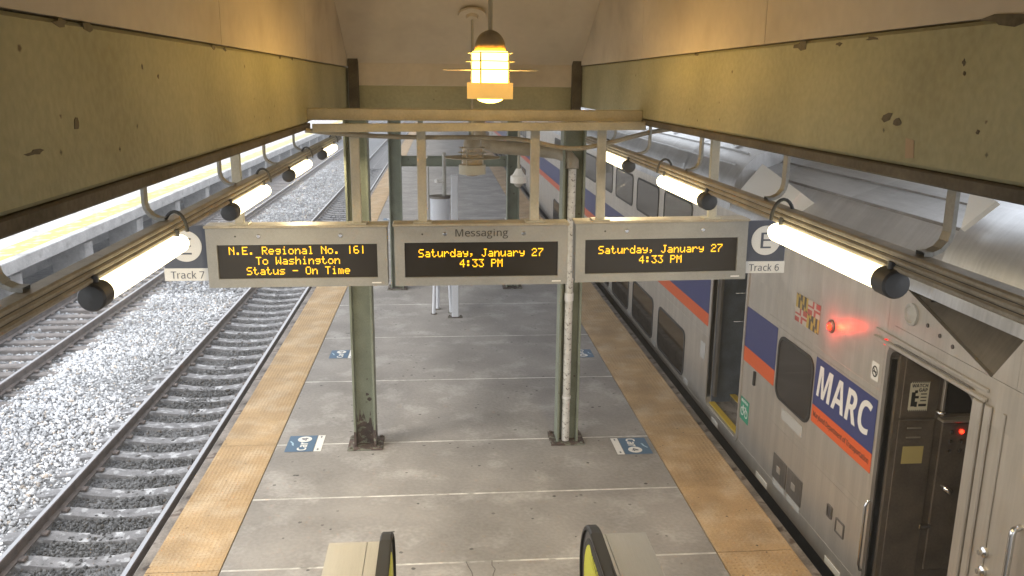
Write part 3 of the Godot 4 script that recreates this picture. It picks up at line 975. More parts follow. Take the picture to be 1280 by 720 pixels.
func led_sign(x0: float, x1: float, y0: float, y1: float, tilt: float, lines: Array, row: int, label: String, hang: Array, plate := ""):
	var zc := -6.35
	var s = thing("led_sign", label, "sign", Vector3((x0 + x1) / 2, y0, zc), "LED message signs across the hall")
	s.rotation.z = tilt
	var w := (x1 - x0) / 2
	var h := y1 - y0
	var b := MB.new()
	# case as a frame round the recessed display
	var dl := -w + 0.075; var dr := w - 0.075
	var db := 0.065; var dt := h - 0.125
	b.span(-w, w, 0, h, -0.16, -0.03, 0.006)
	obj("case", b, mats.sign_case, s)
	b = MB.new()
	b.ring("z", [Vector2(-w, 0), Vector2(w, 0), Vector2(w, h), Vector2(-w, h)], [Vector2(dl, db), Vector2(dr, db), Vector2(dr, dt), Vector2(dl, dt)], -0.03, 0.0)
	obj("front_frame", b, mats.sign_case, s)
	b = MB.new()
	b.span(-w - 0.01, w + 0.01, h + 0.001, h + 0.02, -0.17, 0.012, 0.004)
	obj("rain_lip", b, mats.raceway, s)
	b = MB.new()
	b.quad(Vector3(dl, db, -0.022), Vector3(dr, db, -0.022), Vector3(dr, dt, -0.022), Vector3(dl, dt, -0.022), Vector3(0, 0, 1))
	obj("display", b, led_material(lines, row), s)
	for x in [-0.28, 0.32]:
		b = MB.new()
		b.xf = Transform3D(Basis(Vector3.RIGHT, PI / 2), Vector3(x, h - 0.06, 0.0))
		b.lathe(Vector3.ZERO, [Vector2(0, 0.008), Vector2(0.012, 0.008), Vector2(0.017, 0.003), Vector2(0.017, 0.0)], 12)
		obj("lock", b, mats.chrome, s)
	b = MB.new()
	b.xf = Transform3D(Basis(Vector3.RIGHT, PI / 2), Vector3(-0.45, h - 0.06, 0.0))
	b.lathe(Vector3.ZERO, [Vector2(0, 0.002), Vector2(0.007, 0.002), Vector2(0.007, 0.0)], 8)
	obj("sensor", b, mats.black_print, s)
	if plate != "":
		lettering("heading", plate, 0.40, 0.075, Vector3(0.0, h - 0.06, 0.001), Basis(), mats.black_print, s)
	b = MB.new()
	b.quad(Vector3(w - 0.12, 0.02, 0.001), Vector3(w - 0.05, 0.02, 0.001), Vector3(w - 0.05, 0.03, 0.001), Vector3(w - 0.12, 0.03, 0.001), Vector3(0, 0, 1))
	obj("maker_plate", b, mats.white_paint, s)
	for x in hang:
		var lx: float = x - (x0 + x1) / 2
		b = MB.new()
		var top: float = (3.77 if x > -0.9 and x < 1.45 else 4.4) - y0
		b.span(lx - 0.034, lx + 0.034, h + 0.02, top, -0.075, -0.035, 0.005)
		obj("hanger", b, mats.tan_paint, s)
		b = MB.new()
		b.span(lx - 0.07, lx + 0.07, h + 0.02, h + 0.032, -0.12, 0.0, 0.003)
		obj("hanger_foot", b, mats.tan_paint, s)

func track_plate(x0: float, x1: float, y0: float, y1: float, txt: String, label: String):
	var s = thing("track_sign", label, "sign", Vector3((x0 + x1) / 2, y0, -6.42), "track letter signs beside the LED signs")
	var w := (x1 - x0) / 2
	var h := y1 - y0
	bx("panel", -w, w, 0.0, h, -0.03, 0.0, mats.sign_navy, s, 0.004)
	bx("name_strip", -w - 0.004, w + 0.004, 0.0, 0.095, 0.0005, 0.004, mats.letter_white, s)
	var b := MB.new()
	var c := []
	for k in 40:
		var a := TAU * k / 40
		c.append(Vector2(cos(a) * 0.118, 0.095 + (h - 0.095) * 0.52 + sin(a) * 0.118))
	b.prism("z", c, 0.0005, 0.004)
	obj("disc", b, mats.letter_white, s)
	lettering("letter", "E", 0.085, 0.125, Vector3(0.0, 0.095 + (h - 0.095) * 0.52, 0.0045), Basis(), mats.sign_navy, s)
	lettering("track_name", txt, 0.245, 0.058, Vector3(0.0, 0.046, 0.0045), Basis(), mats.sign_navy, s)

func build_signs():
	led_sign(-1.735, -0.405, 2.585, 3.035, 0.004, ["N.E. Regional No. 161", "To Washington", "Status - On Time"], 2, "LED sign showing a train to Washington, Status On Time", [-1.49, -0.625])
	led_sign(-0.35, 0.972, 2.585, 3.045, 0.004, ["Saturday, January 27", "4:33 PM"], 6, "LED sign headed Messaging showing Saturday, January 27, 4:33 PM", [-0.135, 0.715], "Messaging")
	led_sign(1.035, 2.39, 2.605, 3.065, 0.012, ["Saturday, January 27", "4:33 PM"], 6, "LED sign without heading, next to the Track 6 plate, showing date and time", [1.23, 2.11])
	track_plate(-2.07, -1.74, 2.625, 3.045, "Track 7", "navy letter E sign beside the LED sign for Washington, over the gravel")
	track_plate(2.4, 2.725, 2.645, 3.065, "Track 6", "navy letter E sign beside the steel train wall")

# ---------------------------------------------------------------- floor decals
func floor_decal(x0: float, x1: float, zc: float, hz: float, left: bool, label: String):
	var d = thing("floor_decal", label, "floor decal", Vector3((x0 + x1) / 2, 0.0, zc), "Car 4 floor decals")
	# reading direction, letter-up and outward axes for someone facing the track
	var bs := Basis(Vector3(0, 0, -1), Vector3(-1, 0, 0), Vector3.UP) if left else Basis(Vector3(0, 0, 1), Vector3(1, 0, 0), Vector3.UP)
	var w := (x1 - x0)            # depth in the letter-up direction
	var t := func(p: Vector2, y: float) -> Vector3: return bs.x * p.x + bs.y * p.y + Vector3.UP * y
	var b := MB.new()
	var q := func(mb: MB, a: Vector2, c: Vector2, y: float): mb.quad(t.call(a, y), t.call(Vector2(c.x, a.y), y), t.call(c, y), t.call(Vector2(a.x, c.y), y), Vector3.UP)
	q.call(b, Vector2(-hz, -w * 0.28), Vector2(hz, w * 0.5), 0.004)
	obj("blue_field", b, mats.decal_blue, d)
	b = MB.new()
	q.call(b, Vector2(-hz, -w * 0.5), Vector2(hz, -w * 0.3), 0.004)
	obj("white_strip", b, mats.letter_white, d)
	b = MB.new()
	for e in [-1.0, 1.0]:
		b.face(t.call(Vector2(e * hz * 0.9, -w * 0.4), 0.007), t.call(Vector2(e * hz * 0.74, -w * 0.36), 0.007), t.call(Vector2(e * hz * 0.74, -w * 0.44), 0.007), Vector3.UP)
		q.call(b, Vector2(e * hz * 0.74, -w * 0.41), Vector2(e * hz * 0.62, -w * 0.39), 0.007)
	obj("arrows", b, mats.sign_navy, d)
	b = MB.new()
	var cc := Vector2(hz * 0.5, w * 0.05)
	for k in 24:
		var a0 := TAU * k / 24
		var a1 := TAU * (k + 1) / 24
		b.face(t.call(cc, 0.007), t.call(cc + Vector2(cos(a0), sin(a0)) * hz * 0.36, 0.007), t.call(cc + Vector2(cos(a1), sin(a1)) * hz * 0.36, 0.007), Vector3.UP)
	obj("number_disc", b, mats.letter_white, d)
	lettering("word", "Car", hz * 0.95, w * 0.26, t.call(Vector2(-hz * 0.4, w * 0.05), 0.007), bs, mats.letter_white, d, true)
	lettering("number", "4", hz * 0.34, w * 0.18, t.call(cc, 0.0085), bs, mats.sign_navy, d, true)
	# small swoosh mark nearest the track
	b = MB.new()
	var sw := [Vector2(-0.3, 0.30), Vector2(0.05, 0.33), Vector2(0.3, 0.42), Vector2(0.26, 0.45), Vector2(0.0, 0.37), Vector2(-0.2, 0.36)]
	for k in 3:
		var p0 := Vector2(sw[k].x * hz, sw[k].y * w); var p1 := Vector2(sw[(k + 1) % 6].x * hz, sw[(k + 1) % 6].y * w)
		var p2 := Vector2(sw[5 - k].x * hz, sw[5 - k].y * w); var p3 := Vector2(sw[4 - k].x * hz, sw[4 - k].y * w) if k < 2 else p2
		b.face(t.call(p0, 0.007), t.call(p1, 0.007), t.call(p2, 0.007), Vector3.UP)
		if k < 2: b.face(t.call(p1, 0.007), t.call(p3, 0.007), t.call(p2, 0.007), Vector3.UP)
	obj("swoosh", b, plain("pale_blue", Color(0.35, 0.5, 0.62), 0.6), d)

func build_decals():
	floor_decal(-1.80, -1.39, -9.32, 0.225, true, "blue and white Car 4 decal, Track 7 side, beside the rusted post foot")
	floor_decal(-1.72, -1.36, -12.66, 0.2, true, "blue and white Car 4 decal, Track 7 side, beyond the rusted post foot")
	floor_decal(1.98, 2.39, -9.02, 0.225, false, "blue and white Car 4 decal, Track 6 side, beside the post with the pipe")
	floor_decal(1.98, 2.34, -12.5, 0.2, false, "blue and white Car 4 decal half hidden behind the post with the pipe")
	floor_decal(-1.75, -1.38, -26.0, 0.2, true, "blue and white Car 4 decal far down the platform by the rails")
	floor_decal(1.98, 2.34, -26.0, 0.2, false, "blue and white Car 4 decal far down the platform by the train")

# ---------------------------------------------------------------- escalator
func build_escalator():
	var e = thing("escalator", "escalator with black handrails and stainless steel decks landing on the platform", "escalator", Vector3(0.32, 0, -5.2))
	var off := Vector3(-0.32, 0, 5.2)
	for side in [[-0.385, -1.0, -0.83], [1.025, 1.0, 1.5]]:
		var hx: float = side[0]
		var sg: float = side[1]
		var ox: float = side[2]
		# outer decks in two strips with a seam between
		var seam := hx + sg * 0.17
		for st in [[hx + sg * 0.05, seam - sg * 0.002], [seam + sg * 0.002, ox]]:
			var b := MB.new(); b.xf.origin = off
			var prof := [Vector2(-5.66, 0.0), Vector2(-5.66, 0.80), Vector2(-5.652, 0.83), Vector2(-5.625, 0.845), Vector2(-4.3, 0.85), Vector2(2.6, 0.85 + 6.9 * 0.577), Vector2(2.6, 0.0)]
			b.prism("x", prof, st[0], st[1])
			obj("deck", b, mats.deck_steel, e)
		# newel: rounded panel inside the handrail loop
		var loop := []
		loop.append(Vector2(2.6, 1.14 + 6.9 * 0.577))
		loop.append(Vector2(-4.3, 1.14))
		for k in 15:
			var a := PI / 2 + PI * k / 14.0
			loop.append(Vector2(-5.1 + cos(a) * 0.39, 0.75 + sin(a) * 0.39))
		loop.append(Vector2(-4.8, 0.36))
		var inner := []
		for p in loop: inner.append(p)
		inner.append(Vector2(-4.2, 0.3)); inner.append(Vector2(2.6, 0.3 + 6.8 * 0.577))
		var nb := MB.new(); nb.xf.origin = off
		nb.prism("x", inner, hx - 0.022, hx + 0.022)
		obj("newel_panel", nb, plain("newel_grey", Color(0.13, 0.12, 0.115), 0.4, 0.5), e)
		# rubber handrail swept round the loop (a flattened C section)
		var hb := MB.new(); hb.xf.origin = off
		var path := []
		for p in loop: path.append(Vector3(hx, p.y, p.x))
		var sec := [Vector2(-0.04, -0.012), Vector2(-0.04, 0.008), Vector2(-0.03, 0.02), Vector2(0.03, 0.02), Vector2(0.04, 0.008), Vector2(0.04, -0.012), Vector2(0.026, -0.012), Vector2(0.026, -0.002), Vector2(-0.026, -0.002), Vector2(-0.026, -0.012)]
		var rings := []
		for i in path.size():
			var d: Vector3 = (path[mini(i + 1, path.size() - 1)] - path[maxi(i - 1, 0)]).normalized()
			var nrm := Vector3(0, -d.z, d.y).normalized()
			if i > 0 and i < path.size():
				var cen := Vector3(hx, 0.75, -5.1)
				if nrm.dot(path[i] - cen) < 0: nrm = -nrm
			else:
				nrm = nrm if nrm.y > 0 else -nrm
			var rg := []
			for s in sec: rg.append(path[i] + Vector3.RIGHT * s.x + nrm * s.y)
			rings.append(rg)
		for i in rings.size() - 1:
			for k in sec.size():
				var k2 := (k + 1) % sec.size()
				var mid: Vector3 = (rings[i][k] + rings[i][k2] + rings[i + 1][k] + rings[i + 1][k2]) / 4
				var cent := Vector3.ZERO
				for q in rings[i]: cent += q
				for q in rings[i + 1]: cent += q
				cent /= 2.0 * sec.size()
				hb.quad(rings[i][k], rings[i][k2], rings[i + 1][k2], rings[i + 1][k], mid - cent)
		obj("handrail", hb, mats.black_rubber, e)
		# guide strip under the rubber
		# yellow caution decal on the inner face
		var fx := hx - sg * 0.0235
		var db := MB.new(); db.xf.origin = off
		var poly := []
		for k in 17:
			var a := PI / 2 + PI * k / 16.0
			poly.append(Vector2(-5.1 + cos(a) * 0.32, 0.75 + sin(a) * 0.32))
		poly.append(Vector2(-4.7, 0.43)); poly.append(Vector2(-4.7, 1.07))
		db.prism("x", poly, fx, fx - sg * 0.001)
		var dc = obj("caution_decal", db, mats.black_print, e)
		db = MB.new(); db.xf.origin = off
		poly = []
		for k in 13:
			var a := PI * 0.62 + PI * 0.7 * k / 12.0
			poly.append(Vector2(-5.09 + cos(a) * 0.29, 0.74 + sin(a) * 0.29))
		poly.append(Vector2(-4.72, 0.50)); poly.append(Vector2(-4.72, 0.86))
		db.prism("x", poly, fx - sg * 0.0015, fx - sg * 0.0025)
		obj("yellow_field", db, mats.decal_yellow, dc)
		var bs := Basis(Vector3(0, 0, -sg * -1.0), Vector3.UP, Vector3(-sg, 0, 0))
		lettering("caution_text", "CAUTION", 0.34, 0.085, off + Vector3(fx - sg * 0.003, 0.95, -4.98), bs, mats.decal_yellow, dc, true)
		var rd := MB.new(); rd.xf.origin = off
		var rp := []
		for k in 20:
			rp.append(Vector2(-5.1 + cos(TAU * k / 20) * 0.075, 0.72 + sin(TAU * k / 20) * 0.075))
		rd.prism("x", rp, fx - sg * 0.003, fx - sg * 0.004)
		obj("white_disc", rd, mats.letter_white, dc)
	# steps and landing plate between the balustrades
	bx("landing_plate", -0.6, 0.6, 0.002, 0.012, -0.35, 1.1, mats.deck_steel, e)
	for k in 12:
		var y := 0.0 + maxf(0, k - 0.0) * 0.21
		bx("step", -0.5, 0.5, y - 0.15, y + 0.03, 1.1 + k * 0.4, 1.1 + k * 0.4 + 0.41, mats.dark_steel, e)

# ---------------------------------------------------------------- commuter train
func window(parent, z0: float, z1: float, y0: float, y1: float, r := 0.1):
	var b := MB.new()
	var out := rr(z0, y0, z1, y1, r, 5)
	var inn := rr(z0 + 0.03, y0 + 0.03, z1 - 0.03, y1 - 0.03, r - 0.02, 5)
	b.ring("x", out, inn, -0.012, 0.004)
	var w = obj("window", b, mats.gasket, parent)
	b = MB.new()
	b.prism("x", inn, -0.006, 0.0)
	obj("pane", b, mats.glass, w)

func side_sheet(parent, z0, z1, y0, y1, called := "side_panel", m = null, x0 := 0.0, x1 := 0.05):
	var b := MB.new()
	b.span(x0, x1, y0, y1, z0, z1)
	return obj(called, b, m if m != null else mats.stainless, parent)

func sweep(parent, called, prof: Array, z0: float, z1: float, m, thick := 0.03):
	var b := MB.new()
	var n := prof.size()
	var nrm := []
	for i in n:
		var d: Vector2 = prof[mini(i + 1, n - 1)] - prof[maxi(i - 1, 0)]
		nrm.append(Vector3(-d.y, d.x, 0).normalized())
	for i in n - 1:
		var a := Vector3(prof[i].x, prof[i].y, z0); var bq := Vector3(prof[i + 1].x, prof[i + 1].y, z0)
		var c := Vector3(prof[i + 1].x, prof[i + 1].y, z1); var d := Vector3(prof[i].x, prof[i].y, z1)
		b.tri(a, bq, c, nrm[i], nrm[i + 1], nrm[i + 1])
		b.tri(a, c, d, nrm[i], nrm[i + 1], nrm[i])
	# closing ends
	for e in [[z0, 1.0 if z0 > z1 else -1.0], [z1, -1.0 if z0 > z1 else 1.0]]:
		for i in n - 1:
			b.quad(Vector3(prof[i].x, prof[i].y, e[0]), Vector3(prof[i + 1].x, prof[i + 1].y, e[0]), Vector3(prof[i + 1].x, 2.6, e[0]), Vector3(prof[i].x, 2.6, e[0]), Vector3(0, 0, e[1]))
	return obj(called, b, m, parent)

func roof_profile() -> Array:
	var h := [Vector2(0, 2.62), Vector2(0.015, 2.8), Vector2(0.06, 2.98), Vector2(0.15, 3.14), Vector2(0.3, 3.28), Vector2(0.6, 3.41), Vector2(1.05, 3.49), Vector2(1.5, 3.51)]
	var out := h.duplicate()
	for i in range(h.size() - 2, -1, -1):
		out.append(Vector2(3.0 - h[i].x, h[i].y))
	return out

func well_profile() -> Array:
	var h := [Vector2(0, 2.62), Vector2(0.05, 2.78), Vector2(0.28, 3.075), Vector2(0.3, 3.09), Vector2(0.75, 3.25), Vector2(1.0, 3.38), Vector2(1.5, 3.42)]
	var out := h.duplicate()
	for i in range(h.size() - 2, -1, -1):
		out.append(Vector2(3.0 - h[i].x, h[i].y))
	return out

func build_far_car(z0: float, z1: float, label: String):
	var c = thing("train_car", label, "train car", Vector3(TRAIN_X, 0, 0), "cars of the commuter train")
	side_sheet(c, z0, z1, -0.18, 2.62)
	side_sheet(c, z0, z1, -0.9, -0.183, "skirt", mats.skirt, 0.05)
	side_sheet(c, z0, z1, -0.9, 2.62, "off_side_panel", null, 2.95, 3.0)
	side_sheet(c, z0, z0 - 0.05, -0.9, 2.62, "end_panel", null, 0.051, 2.949)
	side_sheet(c, z0, z1, 1.172, 1.64, "blue_stripe", mats.blue_stripe, -0.003, -0.0005)
	side_sheet(c, z0, z1, 1.0, 1.17, "orange_stripe", mats.orange_stripe, -0.003, -0.0005)
	sweep(c, "roof", roof_profile(), z0, z1, mats.roof_steel)
	var z := z0 - 3.2
	while z - 1.5 > z1 + 2.5:
		window(c, z - 1.52, z, -0.06, 0.64)
		window(c, z - 1.52, z, 1.92, 2.5)
		z -= 1.86

func build_train():
	var c = thing("train_car", "stainless bi-level train car with open doors and blue and orange MARC stripe", "train car", Vector3(TRAIN_X, 0, 0), "cars of the commuter train")
	var ZF := -31.0
	var ZN := -2.6
	# ---- side skin, around the two doorways
	side_sheet(c, ZF, -10.38, -0.18, 2.62)
	side_sheet(c, -10.38, -9.19, 2.10, 2.62)
	side_sheet(c, -10.38, -9.19, -0.18, 0.0)
	side_sheet(c, -9.19, -8.3, -0.18, 2.62)
	side_sheet(c, -8.297, -6.15, -0.18, 0.62)
	side_sheet(c, -8.297, -6.15, 0.623, 1.66)
	side_sheet(c, -8.297, -6.15, 1.663, 2.62)
	side_sheet(c, -6.147, -6.04, -0.18, 2.62)
	side_sheet(c, -6.04, -4.98, -0.18, 0.0)
	side_sheet(c, -6.04, -4.98, 2.12, 2.3)
	side_sheet(c, -4.98, ZN, -0.18, 2.3)
	side_sheet(c, -4.62, ZN, 2.303, 2.62)
	side_sheet(c, ZF, ZN, -0.9, -0.183, "skirt", mats.skirt, 0.05)
	side_sheet(c, ZF, ZN, -0.9, 2.62, "off_side_panel", null, 2.95, 3.0)
	side_sheet(c, ZF, ZF + 0.05, -0.9, 2.62, "end_panel", null, 0.051, 2.949)
	side_sheet(c, ZN, ZN - 0.05, -0.9, 2.62, "end_panel", null, 0.051, 2.949)
	# weld ribs along the skin
	for r in [[0.68, -8.5, -6.15], [0.0, -9.15, -6.15], [1.72, -8.5, -6.15], [0.86, ZF, -10.45], [1.75, ZF, -10.45], [-0.12, ZF, -10.45]]:
		side_sheet(c, r[1], r[2], r[0] - 0.004, r[0] + 0.004, "weld_rib", null, -0.003, 0.0)
	# ---- roof
	var roof = sweep(c, "roof", roof_profile(), ZF, -10.0, mats.roof_steel)
	sweep(c, "roof", roof_profile(), -5.62, ZN, mats.roof_steel)
	sweep(c, "roof_well", well_profile(), -10.0, -5.62, mats.roof_steel)
	for rib in [[0.15, 3.145], [0.3, 3.285], [0.45, 3.352], [0.6, 3.415], [0.8, 3.45], [1.05, 3.495]]:
		var b := MB.new()
		b.span(rib[0] - 0.008, rib[0] + 0.008, rib[1] - 0.012, rib[1] + 0.01, ZF + 0.3, -10.3)
		obj("roof_rib", b, mats.roof_steel, roof)
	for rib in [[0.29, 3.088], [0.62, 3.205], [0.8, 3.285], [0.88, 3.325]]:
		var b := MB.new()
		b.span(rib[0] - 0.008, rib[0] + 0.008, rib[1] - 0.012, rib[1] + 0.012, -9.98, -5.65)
		obj("roof_rib", b, mats.white_paint if rib[0] > 0.7 else mats.dark_steel, c)  # upper ribs coloured white for the sky reflection along the roof
	# roof hatch on the far section and cross bands
	for zc in [-12.2, -15.8, -19.5]:
		var b := MB.new()
		for i in roof_profile().size() - 9:
			var p: Vector2 = roof_profile()[i + 1]
			var q: Vector2 = roof_profile()[i + 2]
			b.quad(Vector3(p.x - 0.01, p.y + 0.008, zc - 0.03), Vector3(q.x - 0.01, q.y + 0.008, zc - 0.03), Vector3(q.x - 0.01, q.y + 0.008, zc + 0.03), Vector3(p.x - 0.01, p.y + 0.008, zc + 0.03), Vector3(-1, 1, 0))
		obj("roof_band", b, mats.roof_steel, roof)
	for zc in [-11.0, -14.0]:
		for k in 3:
			var b := MB.new()
			b.xf = Transform3D(Basis(Vector3(0, 0, 1), 0.42), Vector3(0.42 + 0.12 * k - 0.02, 3.345 + 0.045 * k, zc))
			b.span(-0.045, 0.045, 0.0, 0.02, -0.06, 0.06, 0.005)
			obj("roof_step", b, mats.white_paint, roof)
	# white corner fairings at both ends of the roof well
	var f1 := [Vector3(-0.03, 2.91, -9.6), Vector3(0.12, 3.24, -9.35), Vector3(0.05, 3.075, -8.1), Vector3(-0.03, 2.90, -8.25)]
	var b := MB.new()
	var inw := Vector3(0.35, -0.25, 0)
	b.quad(f1[0], f1[1], f1[2], f1[3], Vector3(-1, 1, 0.5))
	for i in 4:
		b.quad(f1[i], f1[(i + 1) % 4], f1[(i + 1) % 4] + inw, f1[i] + inw, (f1[i] + f1[(i + 1) % 4]) / 2 - Vector3(0.03, 3.03, -8.8))
	obj("fairing", b, mats.white_paint, c)
	var f2 := [Vector3(0.12, 3.428, -5.52), Vector3(0.06, 3.39, -5.15), Vector3(0.04, 3.16, -5.45)]
	b = MB.new()
	b.face(f2[0], f2[1], f2[2], Vector3(-1, 0.5, 0))
	for i in 3:
		b.quad(f2[i], f2[(i + 1) % 3], f2[(i + 1) % 3] + Vector3(0.03, -0.02, 0), f2[i] + Vector3(0.03, -0.02, 0), (f2[i] + f2[(i + 1) % 3]) / 2 - (f2[0] + f2[1] + f2[2]) / 3)
	obj("fairing", b, mats.white_paint, c)
	# ---- stripes
	for s in [[ZF, -10.5], [-9.14, -8.24], [-7.30, -6.16]]:
		side_sheet(c, s[0], s[1], 1.172, 1.64, "blue_stripe", mats.blue_stripe, -0.0035, -0.0006)
		side_sheet(c, s[0], s[1], 1.0, 1.17, "orange_stripe", mats.orange_stripe, -0.0035, -0.0006)
	var out := Basis(Vector3(0, 0, 1), Vector3.UP, Vector3(-1, 0, 0))
	lettering("emblem_lettering", "MARC", 0.98, 0.30, Vector3(-0.0045, 1.43, -6.73), out, mats.letter_white, c, true, 0.12)
	lettering("agency_lettering", "Maryland Department of Transportation", 1.06, 0.07, Vector3(-0.0045, 1.085, -6.73), out, mats.black_print, c)
	# ---- windows
	window(c, -8.18, -7.33, 0.92, 1.60, 0.13)
	var z := -11.48
	while z - 1.5 > ZF + 3.5:
		window(c, z - 1.52, z, -0.06, 0.64, 0.13)
		window(c, z - 1.52, z, 1.92, 2.5, 0.1)
		b = MB.new()
		b.span(-0.006, -0.001, -0.1, -0.02, z + 0.05, z + 0.26)
		obj("number_plate", b, mats.grey_plate, c)
		z -= 1.86
	# ---- far doorway: jambs, vestibule, steps with yellow nosings
	doorway(c, -10.38, -9.19, 2.10, mats.blue_door, true)
	doorway(c, -6.04, -4.98, 2.12, mats.brown_interior, false)
	# ---- notices
	notice(c, -9.125, -8.865, 0.29, 0.56, "bicycle")
	notice(c, -6.31, -6.20, 1.78, 1.93, "nosmoking")
	notice(c, -7.97, -7.46, 0.745, 0.86, "plate")
	notice(c, -10.75, -10.55, 0.52, 0.74, "plate2")
	flag(c, -7.86, -7.32, 1.84, 2.12)
	# red marker light and small red lamp over the door
	b = MB.new()
	b.xf = Transform3D(Basis(Vector3(0, 0, 1), PI / 2), Vector3(0, 2.0, -7.07))
	b.lathe(Vector3.ZERO, [Vector2(0.06, 0.0), Vector2(0.06, 0.015), Vector2(0.045, 0.03), Vector2(0, 0.03)], 16)
	var ml = obj("marker_lamp", b, mats.dark_steel, c)
	b = MB.new()
	b.xf = Transform3D(Basis(Vector3(0, 0, 1), PI / 2), Vector3(0, 2.0, -7.05))
	b.lathe(Vector3.ZERO, [Vector2(0.03, 0.03), Vector2(0.025, 0.045), Vector2(0, 0.055)], 14)
	obj("lens", b, mats.red_glow, ml)
	var l := OmniLight3D.new()
	l.light_color = Color(1.0, 0.16, 0.06)
	l.light_energy = 0.04
	l.light_size = 0.03
	l.omni_range = 10.0
	l.omni_attenuation = 2.0
	l.shadow_enabled = true
	ml.add_child(l); l.name = "lamp"
	l.position = Vector3(-0.1, 2.0, -7.05)
	b = MB.new()
	b.xf = Transform3D(Basis(Vector3(0, 0, 1), PI / 2), Vector3(0, 2.14, -6.14))
	b.lathe(Vector3.ZERO, [Vector2(0.025, 0.0), Vector2(0.025, 0.015), Vector2(0.012, 0.025), Vector2(0, 0.025)], 12)
	obj("door_lamp", b, glow("dim_red", Color(1.0, 0.1, 0.1), 0.9), c)
	# ---- hatches low on the side
	for h in [[-8.06, -7.72], [-7.69, -7.34]]:
		b = MB.new()
		b.span(-0.012, 0.0, 0.06, 0.33, h[0], h[1], 0.004)
		var hp = obj("hatch", b, mats.dark_steel, c)
		b = MB.new()
		b.span(-0.02, -0.012, 0.16, 0.23, (h[0] + h[1]) / 2 - 0.05, (h[0] + h[1]) / 2 + 0.04, 0.004)
		obj("latch", b, mats.stainless, hp)
		b = MB.new()
		b.span(-0.004, -0.001, -0.02, 0.045, h[0] + 0.02, h[1] - 0.02)
		obj("hatch_label", b, mats.grey_plate, hp)
	for q in [[-6.80, -6.70, 0.28, 0.40], [-6.62, -6.46, 0.22, 0.36]]:
		b = MB.new()
		b.ring("x", rr(q[0], q[2], q[1], q[3], 0.01, 2), rr(q[0] + 0.015, q[2] + 0.015, q[1] - 0.015, q[3] - 0.015, 0.006, 2), -0.012, 0.0)
		var pk = obj("key_switch", b, mats.dark_steel, c)
		b = MB.new()
		b.span(-0.005, -0.001, q[2] + 0.016, q[3] - 0.016, q[0] + 0.016, q[1] - 0.016)
		obj("switch_face", b, mats.skirt if q[0] < -6.7 else mats.stainless, pk)
	for zz in [[-8.50, -8.18], [-6.75, -6.45], [-10.1, -9.86]]:
		b = MB.new()
		b.span(-0.008, -0.001, -0.17, -0.10, zz[0], zz[1], 0.002)
		obj("sill_plate", b, mats.white_paint, c)
	side_sheet(c, -8.78, -8.74, 0.82, 0.98, "coat_hook", mats.gasket, -0.02, 0.0)
	# ---- grab rail by the near door
	b = MB.new()
	b.tube([Vector3(0.0, 0.80, -6.09), Vector3(-0.03, 0.79, -6.09), Vector3(-0.05, 0.74, -6.085), Vector3(-0.05, 0.22, -6.085), Vector3(-0.03, 0.16, -6.09), Vector3(0.0, 0.15, -6.09)], 0.012, 8)
	obj("grab_rail", b, mats.chrome, c)
	# ---- gutter, gusset and sloping dark panel above the near door
	b = MB.new()
	b.span(-0.03, 0.0, 2.125, 2.16, -6.3, -4.86, 0.008)
	b.span(-0.015, 0.0, 2.19, 2.22, -6.3, -4.86, 0.006)
	obj("door_gutter", b, mats.stainless, c)
	b = MB.new()
	b.prism("x", [Vector2(-6.04, 2.303), Vector2(-4.88, 2.303), Vector2(-5.95, 2.62), Vector2(-6.04, 2.62)], 0.0, 0.03)
	var gs = obj("gusset", b, mats.stainless, c)
	b = MB.new()
	b.prism("x", [Vector2(-4.86, 2.303), Vector2(-4.622, 2.303), Vector2(-4.622, 2.62)], 0.0, 0.03)
	obj("gusset", b, mats.stainless, c)
	for k in 3:
		b = MB.new()
		b.xf = Transform3D(Basis(Vector3(0, 0, 1), PI / 2), Vector3(0, 2.425 - k * 0.03, -5.62 + k * 0.16))
		b.lathe(Vector3.ZERO, [Vector2(0.016, 0.0), Vector2(0.016, 0.006), Vector2(0, 0.008)], 8)
		obj("rivet", b, mats.skirt, gs)
	b = MB.new()
	b.xf = Transform3D(Basis(Vector3(0, 0, 1), PI / 2), Vector3(0, 2.45, -5.83))
	b.lathe(Vector3.ZERO, [Vector2(0.085, 0.0), Vector2(0.085, 0.02), Vector2(0.068, 0.026), Vector2(0.06, 0.018), Vector2(0.03, 0.03), Vector2(0, 0.034)], 20)
	obj("end_lamp", b, mats.grey_plate, gs)
	b = MB.new()
	b.quad(Vector3(0.03, 2.60, -5.98), Vector3(0.03, 2.30, -4.86), Vector3(0.5, 3.0, -4.7), Vector3(0.5, 3.1, -5.9), Vector3(-1, 1, 0))
	b.face(Vector3(0.03, 2.30, -4.86), Vector3(0.03, 2.62, -4.62), Vector3(0.5, 3.0, -4.7), Vector3(-1, 1, 0))
	obj("sloping_panel", b, mats.dark_steel, c)
	# ---- fittings on the wall past the near door
	for q in [[-4.67, 1.17], [-4.66, 1.04]]:
		b = MB.new()
		b.xf = Transform3D(Basis(Vector3(0, 0, 1), PI / 2), Vector3(0, q[1], q[0]))
		b.lathe(Vector3.ZERO, [Vector2(0.035, 0.0), Vector2(0.035, 0.02), Vector2(0.018, 0.03), Vector2(0.018, 0.05), Vector2(0, 0.05)], 12)
		obj("air_cock", b, mats.chrome, c)
	b = MB.new()
	b.tube([Vector3(0.0, 1.5, -4.40), Vector3(-0.05, 1.49, -4.39), Vector3(-0.06, 1.46, -4.385), Vector3(-0.06, 0.7, -4.385), Vector3(-0.05, 0.66, -4.39), Vector3(0.0, 0.65, -4.40)], 0.02, 10)
	obj("grab_rail", b, mats.chrome, c)
